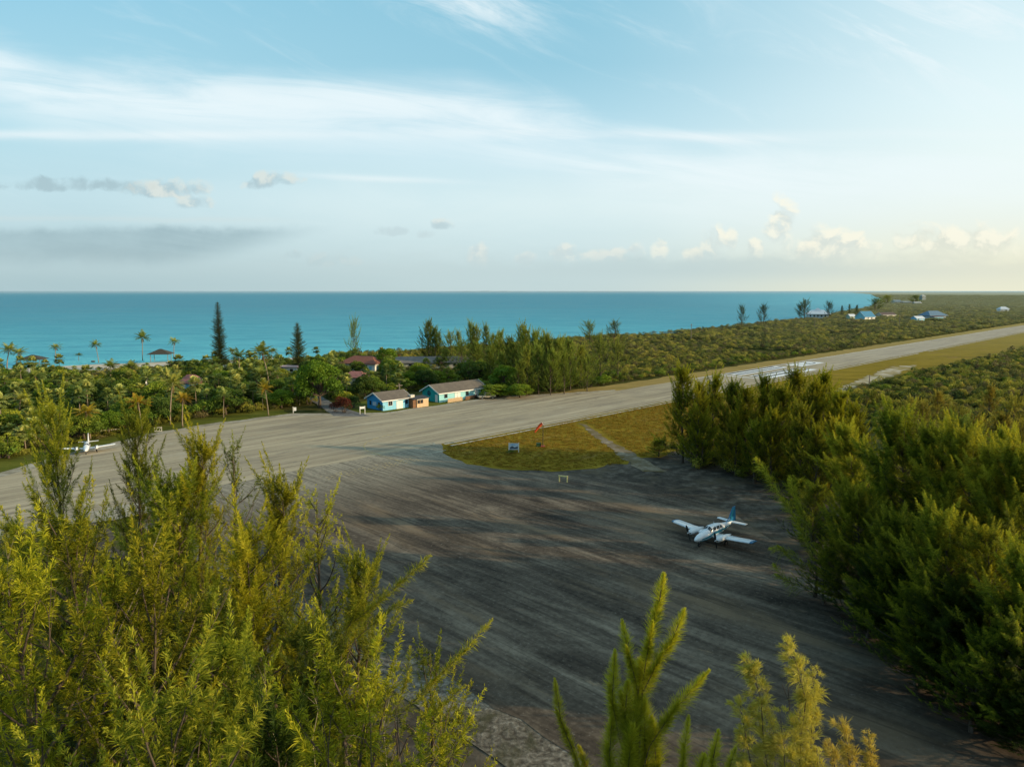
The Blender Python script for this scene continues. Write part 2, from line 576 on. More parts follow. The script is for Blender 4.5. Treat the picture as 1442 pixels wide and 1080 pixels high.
def water_mat():
    m, nt, b = new_mat('turquoise_sea')
    x, y, z = pos(nt)
    dist = (x * x + y * y)._op('SQRT', 0.0)
    s, o = runway_pos(nt)
    w = noise(nt, vec(nt, x * 0.012, y * 0.035), 1.0, 7, 0.66, 0.4)
    shoal = noise(nt, vec(nt, x * 0.0012, y * 0.0035), 1.0, 4, 0.55)
    off = (o * -1.0 - 300 + s.ss(500, 3000, 0, -700, 'LINEAR')).max(0.0)
    g = (dist.max(200)._op('LOGARITHM', 10.0) - 2.3)
    c = (g + (w - 0.5) * 0.16 + (shoal - 0.5) * 0.50).ramp([(0.05, (0.190, 0.650, 0.690)), (0.28, (0.130, 0.520, 0.595)), (0.55, (0.098, 0.385, 0.475)), (0.9, (0.100, 0.310, 0.400))])
    # pale shallows toward the headland
    c = mixc(nt, (x / y.max(1.0)).ss(0.16, 0.52) * dist.ss(700, 2200) * 0.75, c, (0.20, 0.60, 0.68))
    w2 = noise(nt, vec(nt, x * 0.03, y * 0.11), 1.0, 6, 0.7, 0.3)
    c = mixc(nt, (w * 0.55 + w2 * 0.45).ss(0.40, 0.56, 0.62, 0.0), c, (0.050, 0.290, 0.410))
    c = mixc(nt, w2.ss(0.62, 0.74, 0.0, 0.35), c, (0.42, 0.72, 0.74))
    c = mixc(nt, dist.ss(2500, 22000, 0, 0.85), c, (0.40, 0.52, 0.56))  # horizon haze painted into the water colour
    nt.links.new(c, b.inputs['Base Color'])
    b.inputs['Roughness'].default_value = 0.55
    b.inputs['IOR'].default_value = 1.33
    b.inputs['Specular IOR Level'].default_value = 0.10
    rip = noise(nt, vec(nt, x * 0.10, y * 0.22), 1.0, 5, 0.6)
    bump(nt, b, rip, 0.9, 1.2)
    return m


RUNWAY = asphalt_runway()
APRON = asphalt_apron()
LAND = land_mat()
SAND = ground_like('beach_sand', [(0.35, (0.52, 0.44, 0.34)), (0.65, (0.70, 0.60, 0.47))], 0.6, 0.08)
CORAL = ground_like('crushed_coral', [(0.36, (0.24, 0.205, 0.155)), (0.5, (0.40, 0.35, 0.27)), (0.66, (0.54, 0.49, 0.40))], 0.9, 0.06, (0.22, 0.19, 0.13))
DIRT = ground_like('dirt', [(0.38, (0.040, 0.033, 0.027)), (0.5, (0.085, 0.070, 0.054)), (0.64, (0.21, 0.175, 0.135))], 0.5, 0.07, (0.13, 0.10, 0.065))
GRAVEL = ground_like('grey_gravel', [(0.40, (0.075, 0.062, 0.048)), (0.5, (0.18, 0.155, 0.12)), (0.60, (0.36, 0.315, 0.25))], 2.2, 0.12, (0.065, 0.06, 0.03))
GRASS = grass_mat('mown_grass', (0.125, 0.092, 0.010), (0.235, 0.165, 0.016), (0.34, 0.235, 0.030), (0.255, 0.160, 0.050))
GRASS_DRY = grass_mat('dry_verge_grass', (0.20, 0.150, 0.045), (0.32, 0.225, 0.072), (0.42, 0.30, 0.11), (0.27, 0.215, 0.065))
LAWN = grass_mat('green_lawn', (0.050, 0.065, 0.012), (0.105, 0.115, 0.018), (0.17, 0.165, 0.03), (0.14, 0.11, 0.05))
ROADM = ground_like('narrow_road_asphalt', [(0.38, (0.105, 0.102, 0.100)), (0.5, (0.17, 0.165, 0.16)), (0.64, (0.25, 0.24, 0.225))], 0.8, 0.12)


def paint_mat(name, col, wear=0.5):
    m, nt, b = new_mat(name)
    s, o = runway_pos(nt)
    n = noise(nt, vec(nt, s * 0.8, o * 1.4), 1.0, 6, 0.7)
    c = mixc(nt, n.ss(0.40, 0.62, 0.0, wear), col, (0.20, 0.18, 0.15))
    nt.links.new(c, b.inputs['Base Color'])
    b.inputs['Roughness'].default_value = 0.8
    return m


PAINT_WHITE = paint_mat('worn_white_paint', (0.86, 0.86, 0.86), 0.25)
PAINT_BLACK = paint_mat('black_paint', (0.030, 0.035, 0.045), 0.25)
PAINT_YELLOW = paint_mat('worn_yellow_paint', (0.50, 0.36, 0.13), 0.85)
PAINT_FAINT = paint_mat('faded_line_paint', (0.42, 0.38, 0.27), 0.8)

# ------------------------------------------------------------------ world, sun, camera
def build_world():
    w = bpy.data.worlds.new('World')
    scene.world = w
    w.use_nodes = True
    nt = w.node_tree
    bg = nt.nodes['Background']
    sky = nt.nodes.new('ShaderNodeTexSky')
    sky.sky_type = 'NISHITA'
    sky.sun_disc = False
    sky.sun_elevation = SUN_EL
    sky.sun_rotation = SUN_AZ
    sky.air_density = 1.0
    sky.dust_density = 2.0
    tc = nt.nodes.new('ShaderNodeTexCoord')
    sep = nt.nodes.new('ShaderNodeSeparateXYZ')
    nt.links.new(tc.outputs['Generated'], sep.inputs[0])
    x, y, z = [Ex(nt, sep.outputs[i]) for i in range(3)]
    yy = y.max(0.15)
    a = x / yy                       # tangent of azimuth
    e = (z / yy)                     # tangent of elevation in front
    el = e.max(0.0)
    # clear-air gradient, cooler at the left, washed out toward the sun at the right
    def grad(c):  # upper stops lie out of view, raised for more fill light
        st = [(p, lin(q)) for p, q in c]
        return (el / 1.0).ramp(st)
    L = grad([(0.0, (164, 191, 197)), (0.05, (170, 198, 205)), (0.12, (180, 211, 220)), (0.22, (172, 213, 226)), (0.42, (141, 198, 222)), (0.8, (122, 172, 200)), (1.0, (120, 166, 192))])
    C = grad([(0.0, (186, 206, 207)), (0.05, (193, 215, 218)), (0.12, (199, 225, 231)), (0.20, (177, 215, 229)), (0.30, (146, 197, 217)), (0.44, (132, 190, 213)), (0.8, (122, 172, 198)), (1.0, (120, 166, 190))])
    Rr = grad([(0.0, (226, 228, 205)), (0.06, (232, 236, 220)), (0.13, (232, 242, 238)), (0.25, (224, 241, 243)), (0.44, (200, 228, 237)), (0.8, (186, 212, 220)), (1.0, (182, 206, 212))])
    c = mixc(nt, a.ss(-0.72, 0.05), L, C)
    c = mixc(nt, a.ss(0.02, 0.74), c, Rr)

    def P(scale_a, scale_e, rot=0.0, off=0.0):
        ca, sa = math.cos(rot), math.sin(rot)
        return vec(nt, (a * ca + e * sa) * scale_a + off, (e * ca - a * sa) * scale_e + off * 1.7)
    front = y.ss(0.05, 0.25)
    n_big = noise(nt, P(2.2, 7.0, 0.0, 3.1), 1.0, 6, 0.6, 0.3)
    n_wisp = noise(nt, P(3.0, 26.0, -0.10, 1.3), 1.0, 7, 0.62, 0.8)
    n_fine = noise(nt, P(14.0, 16.0, 0.0, 5.2), 1.0, 7, 0.6)
    n_puff = noise(nt, P(26.0, 34.0, 0.0, 8.8), 1.0, 7, 0.62)
    white = lin((226, 239, 243))
    # great arched veil of cirrus
    up = Ex(nt, (a + 0.72).ss(0.0, 1.44, 0.0, 1.0, 'LINEAR').ramp(
        [(0.0, 0.352), (0.10, 0.322), (0.20, 0.300), (0.34, 0.296), (0.45, 0.288), (0.53, 0.268), (0.60, 0.232), (0.68, 0.205), (0.80, 0.205), (1.0, 0.205)], 'EASE'))
    d = up + (n_wisp - 0.5) * 0.035 + (n_big - 0.5) * 0.04 - e
    veil = d.ss(-0.008, 0.050) * d.ss(0.055, 0.150, 1.0, 0.10) * n_wisp.ss(0.25, 0.65, 0.40, 1.0) * a.ss(0.35, 0.75, 1.0, 0.5)
    c = mixc(nt, veil * front * 0.85, c, lin((232, 243, 246)))
    # thin straight streaks
    st = e + (n_big - 0.5) * 0.012 - a * 0.0
    s1 = (st).gauss(0.208, 0.0065) * a.ss(-0.95, -0.62, 1, 1) * a.ss(-0.42, -0.2, 1.0, 0.35) * n_wisp.ss(0.3, 0.6, 0.5, 1.0)
    s2 = (st + a * 0.035).gauss(0.213, 0.007) * a.ss(-0.15, 0.1) * a.ss(0.3, 0.5, 1, 0) * n_wisp.ss(0.32, 0.62, 0.3, 1.0)
    s3 = (st + (a + 0.3) * 0.05).gauss(0.158, 0.004) * a.gauss(-0.18, 0.10) * 0.9
    c = mixc(nt, (s1 * 0.60 + s2 * 0.6 + s3 * 0.6).min(1.0) * front, c, lin((232, 241, 243)))
    # high wisps near the top
    rot = P(3.2, 15.0, -0.36, 2.4)
    n_hi = noise(nt, rot, 1.0, 8, 0.66, 1.0)
    hi1 = a.gauss(-0.07, 0.13) * (e + a * 0.20).gauss(0.37, 0.032) * n_hi.ss(0.40, 0.66)
    hi2 = a.gauss(0.60, 0.22) * e.gauss(0.34, 0.07) * n_hi.ss(0.44, 0.68)
    hi3 = a.gauss(0.25, 0.06) * e.gauss(0.40, 0.05) * n_hi.ss(0.40, 0.68)
    hi4 = n_hi.ss(0.5, 0.75) * e.ss(0.05, 0.2) * 0.22
    c = mixc(nt, (hi1 * 0.8 + hi2 * 0.7 + hi3 * 0.5 + hi4).min(1.0), c, white)
    # soft milky layer over the horizon
    milk = e.gauss(0.115, 0.055) * n_big.ss(0.3, 0.7, 0.25, 0.9) * a.ss(-0.6, 0.1, 0.25, 0.8)
    c = mixc(nt, milk * front * 0.75, c, lin((222, 236, 236)))
    # warm haze low at the right
    hz = e.gauss(0.0, 0.085) * a.ss(0.10, 0.85)
    c = mixc(nt, hz * 0.85, c, lin((232, 230, 204)))
    # grey stratus banks, left
    ed = (n_fine - 0.5) * 0.030 + (n_big - 0.5) * 0.05
    top = 0.096 - (a + 0.55).abs() * 0.02
    b1 = (e * -1.0 + top + ed * 0.55 + (n_puff - 0.5) * 0.010).ss(0.0, 0.016) * (e + ed * 0.6).ss(0.026, 0.050) * (a + ed * 2.0 - (e - 0.085) * 3.2).ss(-0.36, -0.22, 1.0, 0.0)
    c = mixc(nt, b1 * front * (n_wisp * 0.4 + n_fine * 0.3 + n_big * 0.3).ss(0.34, 0.62, 0.50, 0.95), c, mixc(nt, e.ss(0.03, 0.10), lin((158, 183, 190)), lin((148, 175, 184))))
    b1l = (e + ed * 0.3).gauss(0.096, 0.0035) * (a + ed).ss(-0.42, -0.24, 1.0, 0.0) * 0.25
    c = mixc(nt, b1l * front, c, lin((205, 214, 212)))
    haze_l = e.gauss(0.012, 0.022) * a.ss(-0.7, 0.0, 0.45, 0.1)
    c = mixc(nt, haze_l, c, lin((166, 191, 196)))
    n_c1 = noise(nt, P(30.0, 34.0, 0.0, 8.8), 1.0, 8, 0.52, 0.4)
    n_c2 = noise(nt, P(30.0, 34.0, 0.0, 8.8 + 0.25), 1.0, 8, 0.52, 0.4)
    def puff(ca, ce, wa, we, colr, amt, k=0.42, warm=None):
        low = ce < 0.095 and ca > -0.06
        da, de = (a - ca) / wa, (e - ce) / (we * (1.25 if low else 1.0))
        r2 = da * da + de.max(0.0) * de.max(0.0) + de.min(0.0) * de.min(0.0) * (0.5 if low else 2.4)
        m = (1.0 - r2 + (n_c1 - 0.5) * 4.0).ss(0.0, 1.05)
        m = m * r2.ss(1.2, 2.6, 1.0, 0.0) * ((de + (n_fine - 0.5) * 0.6).ss(-2.0, 0.5) if low else (de + (n_fine - 0.5) * 1.0).ss(-1.0, -0.45))
        col = colr
        if warm:
            col = mixc(nt, (da * 0.28 + de * 0.55 + (n_c1 - n_c2) * 5.0).ss(-0.45, 0.55), colr, warm)
        return m * front * (amt * 0.85), col
    grey, warmw, cream = lin((158, 180, 188)), lin((220, 220, 209)), lin((245, 241, 222))
    puffs = [(-0.60, 0.141, 0.115, 0.013, lin((157, 182, 190)), 0.85, None), (-0.47, 0.136, 0.060, 0.018, grey, 0.75, warmw), (-0.435, 0.118, 0.030, 0.014, grey, 0.6, warmw),
             (-0.33, 0.146, 0.047, 0.016, grey, 0.72, warmw), (-0.095, 0.088, 0.022, 0.010, grey, 0.55, warmw), (-0.165, 0.080, 0.028, 0.010, lin((180, 198, 203)), 0.5, None), (-0.12, 0.076, 0.020, 0.010, lin((186, 202, 206)), 0.5, None),
             (0.368, 0.086, 0.024, 0.036, lin((204, 214, 210)), 0.95, cream), (0.275, 0.068, 0.022, 0.018, lin((204, 214, 210)), 0.9, cream), (0.300, 0.072, 0.011, 0.014, lin((204, 214, 210)), 0.85, cream),
             (0.44, 0.064, 0.055, 0.022, lin((206, 214, 208)), 0.9, cream), (0.61, 0.068, 0.10, 0.022, lin((210, 214, 202)), 0.9, cream), (0.205, 0.060, 0.013, 0.015, lin((202, 212, 210)), 0.85, cream),
             (0.13, 0.050, 0.035, 0.010, lin((200, 213, 213)), 0.8, lin((228, 230, 220))), (0.075, 0.052, 0.022, 0.010, lin((200, 213, 213)), 0.75, lin((228, 230, 220))), (-0.045, 0.050, 0.018, 0.013, lin((196, 210, 212)), 0.75, lin((224, 227, 218))),
             (-0.25, 0.040, 0.05, 0.014, lin((176, 196, 200)), 0.45, lin((198, 210, 209)))]
    puffs += [(0.335, 0.058, 0.016, 0.010, lin((204, 214, 210)), 0.8, cream), (0.405, 0.056, 0.020, 0.012, lin((206, 214, 208)), 0.85, cream), (0.49, 0.058, 0.024, 0.014, lin((208, 214, 206)), 0.85, cream), (0.25, 0.050, 0.016, 0.009, lin((204, 214, 212)), 0.75, cream),
              (0.17, 0.054, 0.012, 0.010, lin((202, 213, 212)), 0.75, lin((228, 230, 220))), (0.02, 0.044, 0.020, 0.008, lin((196, 210, 212)), 0.6, lin((218, 224, 218))), (-0.30, 0.048, 0.018, 0.010, lin((172, 192, 197)), 0.6, lin((206, 214, 211)))]
    for ca, ce, wa, we, col, amt, warm in puffs:
        m, cc = puff(ca, ce, wa, we, col, amt, warm=warm)
        c = mixc(nt, m, c, cc)
    # flat grey bases that join the cumulus row
    n_row = noise(nt, P(16.0, 40.0, 0.0, 6.4), 1.0, 6, 0.6)
    row = (e + (n_row - 0.5) * 0.050).ss(0.030, 0.062, 1.0, 0.0) * e.ss(0.004, 0.03) * a.ss(-0.35, 0.35, 0.25, 1.0)
    c = mixc(nt, row * front * 0.75, c, mixc(nt, a.ss(0.2, 0.75), lin((184, 203, 205)), lin((216, 219, 202))))
    nt_sky = mixc(nt, 1.0, c, (10.0, 10.0, 10.0), 'MULTIPLY')
    mul = nt_sky.node
    mul.clamp_result = False
    col = mixc(nt, 0.05, nt_sky, sky.outputs[0])
    nt.links.new(col, bg.inputs['Color'])
    bg.inputs['Strength'].default_value = 0.112
    w.cycles.sampling_method = 'MANUAL'
    w.cycles.sample_map_resolution = 512


build_world()
sun = bpy.data.lights.new('sun', 'SUN')
sun.energy = 5.0
sun.angle = R(0.5)
sun.color = (1.0, 0.77, 0.46)
so_ = bpy.data.objects.new('sun', sun)
COL.objects.link(so_)
dvec = Vector((math.cos(SUN_EL) * math.sin(SUN_AZ), math.cos(SUN_EL) * math.cos(SUN_AZ), math.sin(SUN_EL)))
so_.rotation_euler = dvec.to_track_quat('Z', 'Y').to_euler()
so_.location = (120, -40, 120)

cam = bpy.data.cameras.new('camera')
cam.sensor_width = 36
cam.lens = 36 * F / 1442
cam.clip_start = 0.5
cam.clip_end = 200000
co = bpy.data.objects.new('camera', cam)
COL.objects.link(co)
co.location = (0, 0, H)
co.rotation_euler = (PI / 2 - PITCH, 0, 0)
scene.camera = co
scene.view_settings.view_transform = 'Standard'
scene.view_settings.look = 'None'
scene.render.engine = 'CYCLES'
scene.cycles.use_denoising = True
scene.cycles.max_bounces = 4
scene.cycles.diffuse_bounces = 2
scene.cycles.transmission_bounces = 3
scene.cycles.transparent_max_bounces = 4
scene.cycles.sample_clamp_indirect = 4
scene.cycles.use_adaptive_sampling = True
scene.cycles.adaptive_threshold = 0.025

# ------------------------------------------------------------------ setting
SHORE = [(-3000, -1200), (-700, -470), (-150, -385), (40, -364), (91, -351), (130, -336), (170, -318), (235, -304), (360, -312), (490, -306), (640, -322),
         (810, -347), (1090, -412), (1517, -513), (3067, -995), (7600, -2562), (19800, -7240), (60000, 3000)]


def shore_o(s):
    return float(np.interp(s, [p[0] for p in SHORE], [p[1] for p in SHORE]))


def Wm(s, o, z=0.0):
    return W(s / K, o / K, z)


GZ = -0.12        # soil level: laid surfaces sit a little proud of it
mb = MB()
sst = []
for (s0, _), (s1, _) in zip(SHORE[:-1], SHORE[1:]):
    n = max(1, min(24, int((s1 - s0) / 12)))
    sst += [s0 + (s1 - s0) * k / n for k in range(n)]
sst.append(SHORE[-1][0])
rng = np.random.default_rng(5)
wob = [float(rng.uniform(-2.5, 2.5)) for _ in sst]
for i in range(len(sst) - 1):
    a0, a1 = shore_o(sst[i]) + wob[i], shore_o(sst[i + 1]) + wob[i + 1]
    for d0, d1, z0, z1 in ((-10, 14, -1.2, GZ), (14, 120, GZ, GZ), (120, 260, GZ, GZ), (260, 420, GZ, GZ), (420, 800, GZ, GZ), (800, 3000, GZ, GZ), (3000, 12000, GZ, GZ), (12000, 40000, GZ, GZ)):
        n = len(mb.v)
        mb.add([Wm(sst[i], a0 + d0, z0), Wm(sst[i], a0 + d1, z1), Wm(sst[i + 1], a1 + d1, z1), Wm(sst[i + 1], a1 + d0, z0)], [(0, 1, 2, 3)])
struct('ground', mb.mesh('ground'), LAND)
mb = MB()
for i in range(len(sst) - 1):
    if not (-700 <= sst[i] < 178):
        continue
    a0, a1 = shore_o(sst[i]) + wob[i], shore_o(sst[i + 1]) + wob[i + 1]
    for d0, d1, z0, z1 in ((-10, 14, -1.12, 0.0), (14, 52, 0.0, 0.0)):
        mb.add([Wm(sst[i], a0 + d0, z0), Wm(sst[i], a0 + d1, z1), Wm(sst[i + 1], a1 + d1, z1), Wm(sst[i + 1], a1 + d0, z0)], [(0, 1, 2, 3)])
struct('beach', mb.mesh('beach'), SAND)
mb = MB()
ys = [-2000, 0, 150, 400, 1000, 3000, 9000, 25000, 70000, 150000]
for y0, y1 in zip(ys[:-1], ys[1:]):
    mb.add([(-150000, y0, -0.35), (150000, y0, -0.35), (150000, y1, -0.35), (-150000, y1, -0.35)], [(0, 1, 2, 3)])
struct('sea', mb.mesh('sea'), water_mat())
# a very low island far out on the horizon
mb = MB()
for x0, x1, hgt in ((-5200, -2600, 26), (-2600, 800, 38), (800, 4600, 30)):
    n = 14
    prof = [(x0 + (x1 - x0) * k / n, hgt * math.sin(PI * k / n) ** 0.6 * (0.8 + 0.2 * math.sin(k * 2.1))) for k in range(n + 1)]
    vs = [(px, 26000, -1) for px, h in prof] + [(px, 26400, h) for px, h in prof] + [(px, 27500, -1) for px, h in prof]
    fs = [(k, k + 1, n + 2 + k, n + 1 + k) for k in range(n)] + [(n + 1 + k, n + 2 + k, 2 * n + 3 + k, 2 * n + 2 + k) for k in range(n)]
    mb.add(vs, fs)
struct('island_hills', mb.mesh('island_hills'), plain('hazy_island', (0.36, 0.45, 0.48), 1.0, 0.05, 0.001, spec=0))


def rough_poly(pts, amp=0.5, step=3.0, seed=1):
    """a closed outline in world xy with a ragged natural edge"""
    rg = random.Random(seed)
    out = []
    n = len(pts)
    for i in range(n):
        p, q = Vector(pts[i][:2]), Vector(pts[(i + 1) % n][:2])
        L = (q - p).length
        m = max(1, min(420, int(L / step)))
        d = (q - p) / max(L, 1e-6)
        nn = Vector((-d.y, d.x))
        for k in range(m):
            out.append(p + (q - p) * k / m + nn * (rg.uniform(-amp, amp) if k else 0))
    return out


def sheet(name, pts, mat, z, amp=0.0, step=3.0, seed=1):
    P_ = rough_poly(pts, amp, step, seed) if amp else [Vector(p[:2]) for p in pts]
    c0 = sum(P_, Vector((0, 0))) / len(P_)
    vv, _, ff, *_r = geometry.delaunay_2d_cdt([p - c0 for p in P_], [], [list(range(len(P_)))], 1, 1e-4)
    me = bpy.data.meshes.new(name)
    fl = []
    for f in ff:
        a, b, c = (vv[k] for k in f[:3])
        fl.append(tuple(f) if (b - a).cross(c - a) > 0 else tuple(f)[::-1])
    me.from_pydata([(p.x + c0.x, p.y + c0.y, z) for p in vv], [], fl)
    me.update()
    return struct(name, me, mat)


FAR = 3200
sheet('dirt_ground', [W(22, 14), W(22, -96), W(-60, -97), W(-60, -88), W(18, -88), W(24, -60), W(70, -81), W(80, -93), W(103, -93), W(102, -64), W(96, -55), W(99, -42), W(88, -28), W(72, -8), W(60, 14)], DIRT, -0.060, 1.0, 3.0, 3)
sheet('verge', [W(112, -127), W(135, -122), W(160, -121), W(300, -121), W(700, -121), W(FAR, -121), W(FAR, -112), W(150, -112), W(128, -118)], GRASS_DRY, -0.030, 0.9, 4, 5)
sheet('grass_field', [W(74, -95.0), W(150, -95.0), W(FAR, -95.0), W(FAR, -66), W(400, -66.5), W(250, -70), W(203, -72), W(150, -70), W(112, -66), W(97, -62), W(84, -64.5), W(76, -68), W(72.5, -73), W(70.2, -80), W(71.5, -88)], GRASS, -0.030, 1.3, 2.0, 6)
sheet('lawn', [W(79, -133), W(86, -128.5), W(92, -126.6), W(121, -126.2), W(123, -133), W(121, -142), W(100, -146), W(86, -143), W(81, -140)], LAWN, -0.030, 0.4, 2, 8)
sheet('roadside_lawn', [W(14, -121.5), W(30, -129), W(45, -138), W(56, -140.5), W(73, -140.5), W(76, -150), W(55, -150), W(30, -142), W(8, -132)], LAWN, -0.040, 0.5, 2, 9)
sheet('coral_edge', [W(-80, -95.5), W(30, -95.5), W(28.8, -88.5), W(15, -90), W(-80, -89)], CORAL, -0.010, 0.6, 2.5, 11)
sheet('coral_shoulder', [W(-70, -122.6), W(-70, -118), W(18, -118), W(60, -118), W(120, -118), W(150, -111), W(153, -114.5), W(136, -121), W(122, -127.4), W(89, -127.6), W(81, -133.6), W(74, -140.8), W(56, -141.2), W(44, -139), W(29, -130.6), W(17, -122.6)], CORAL, -0.012, 0.5, 3.0, 12)
sheet('gravel_edge', [W(31, 14), W(31, -86), W(25.6, -86), W(25.6, 14)], GRAVEL, 0.004, 0.35, 2.2, 13)
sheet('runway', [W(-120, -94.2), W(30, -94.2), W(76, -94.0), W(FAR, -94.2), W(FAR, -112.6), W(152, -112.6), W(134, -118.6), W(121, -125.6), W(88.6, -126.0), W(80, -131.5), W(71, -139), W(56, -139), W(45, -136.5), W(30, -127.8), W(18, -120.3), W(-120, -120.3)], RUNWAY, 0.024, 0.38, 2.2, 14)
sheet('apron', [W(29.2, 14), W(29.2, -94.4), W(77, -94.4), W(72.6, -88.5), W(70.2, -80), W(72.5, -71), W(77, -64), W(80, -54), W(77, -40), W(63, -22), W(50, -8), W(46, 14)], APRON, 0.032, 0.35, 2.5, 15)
sheet('dirt_track', [at(814, 596), at(826, 598), at(868, 626), at(905, 645), at(940, 664), at(905, 664), at(872, 642), at(842, 618)], ground_like('worn_track', [(0.42, (0.16, 0.115, 0.04)), (0.5, (0.20, 0.155, 0.10)), (0.60, (0.33, 0.27, 0.19))], 0.45, 0.09), 0.010, 0.55, 1.4, 16)
sheet('sand_patch', [at(1162, 556), at(1200, 540), at(1232, 526), at(1258, 516), at(1292, 514), at(1270, 524), at(1240, 536), at(1200, 551), at(1185, 560)], ground_like('sandy_grass', [(0.42, (0.26, 0.185, 0.03)), (0.5, (0.38, 0.31, 0.19)), (0.58, (0.54, 0.47, 0.36))], 0.16, 0.05), 0.026, 1.3, 1.6, 17)
rd = [(415, 545), (428, 556), (440, 566), (456, 576), (470, 586)]
rw = [(436, 545), (448, 556), (468, 567), (492, 577), (522, 586)]
sheet('road', [at(*p) for p in rd] + [at(*p) for p in rw[::-1]], ROADM, 0.036, 0.25, 2, 18)

# painted markings --------------------------------------------------
def strip(mb, a, b, w, z):
    a, b = Vector(a[:2]), Vector(b[:2])
    d = (b - a).normalized()
    n = Vector((-d.y, d.x)) * w / 2
    mb.poly([(p.x, p.y, z) for p in (a - n, b - n, b + n, a + n)])


def flat(name, mb, mat):
    return struct(name, mb.mesh(name), mat)


mb = MB()
rg = random.Random(2)
sv = 77.0
while sv < 900:
    L = rg.uniform(6, 22)
    strip(mb, W(sv, -93.35), W(min(sv + L, 900), -93.35), 0.65, 0.042)
    if rg.random() < 0.97:
        strip(mb, W(sv, -91.75), W(min(sv + L, 900), -91.75), 0.75, 0.040)
    sv += L + (0 if sv < 160 else rg.uniform(0.3, 1.2))
flat('runway_edge_marking', mb, plain('bleached_edge_strip', (0.50, 0.46, 0.38), 0.95, 0.2, 0.4, spec=0.1))
mb = MB()
strip(mb, W(203.2, -111.6), W(203.2, -95.4), 1.1, 0.040)
strip(mb, W(180, -112.2), W(620, -112.2), 0.35, 0.036)
for o0, o1 in ((-111.6, -106.4), (-103.6, -96.4)):
    mb.poly([W(207, o0, 0.040), W(207, o1, 0.040), W(241, o1, 0.040), W(241, o0, 0.040)])
mb.poly([W(247, -110.2, 0.040), W(247, -104.0, 0.040), W(266, -104.0, 0.040), W(266, -110.2, 0.040)])
flat('threshold_marking', mb, PAINT_WHITE)
mb = MB()
for o_ in (-110.9, -108.2, -102.4, -99.2):
    strip(mb, W(207.5, o_), W(240, o_), 1.5, 0.046)
# the runway number 9, read from the approach end
cs, co_, = 257.5, -107.1
loop = [(cs + 2.9 + 2.6 * math.cos(t), co_ + 1.45 * math.sin(t)) for t in [2 * PI * k / 16 for k in range(17)]]
for p, q in zip(loop[:-1], loop[1:]):
    strip(mb, W(*p), W(*q), 0.95, 0.046)
tail = [(cs + 3.0, co_ + 1.45), (cs - 1.0, co_ + 1.35), (cs - 3.6, co_ + 0.7), (cs - 4.6, co_ - 0.4), (cs - 4.2, co_ - 1.4)]
for p, q in zip(tail[:-1], tail[1:]):
    strip(mb, W(*p), W(*q), 0.95, 0.049)
flat('runway_number_marking', mb, PAINT_BLACK)
mb = MB()
pts = [(690, 592), (630, 600), (575, 608), (545, 613), (527, 618), (516, 623), (512, 628), (515, 634), (525, 638), (545, 644), (566, 650)]
for p, q in zip(pts[:-1], pts[1:]):
    strip(mb, at(*p), at(*q), 0.30, 0.044)
for k in range(34):
    s0 = 40.5 + k * 0.78
    if k in (9, 10, 11, 12):
        continue
    strip(mb, W(s0, -89.0), W(s0 + 0.42, -89.0), 0.30, 0.044)
    strip(mb, W(s0 + 0.3, -87.9), W(s0 + 0.72, -87.9), 0.30, 0.044)
    strip(mb, W(s0 + 0.1, -87.0), W(s0 + 0.5, -87.0), 0.26, 0.044)
flat('taxiway_yellow_marking', mb, PAINT_YELLOW)
mb = MB()
for p, q in (((576, 630), (610, 623)), ((610, 623), (612, 626)), ((583, 632), (603, 636)), ((600, 640), (628, 634))):
    strip(mb, at(*p), at(*q), 0.45, 0.044)
for p, q in (((330, 650), (430, 632)), ((430, 632), (560, 612)), ((330, 620), (440, 606)), ((440, 606), (620, 588))):
    strip(mb, at(*p), at(*q), 0.22, 0.042)
flat('faded_white_marking', mb, PAINT_FAINT)
# lagoon slivers far to the right
mb = MB()
for u0, u1, v in ((1330, 1700, 416.6), (1415, 1800, 424.5)):
    a_, b_ = at(u0, v - 0.45), at(u1, v - 0.45)
    c_, d_ = at(u1, v + 0.55), at(u0 + 20, v + 0.55)
    mb.poly([(p[0], p[1], 0.3) for p in (a_, d_, c_, b_)])
flat('lagoon_water', mb, plain('pale_lagoon', (0.62, 0.60, 0.50), 0.5, 0.05, 0.01))
# ------------------------------------------------------------------ plant generators
def perp(d, rng):
    r = rng.normal(size=d.shape)
    r -= d * np.sum(r * d, axis=-1, keepdims=True)
    return unit(r)


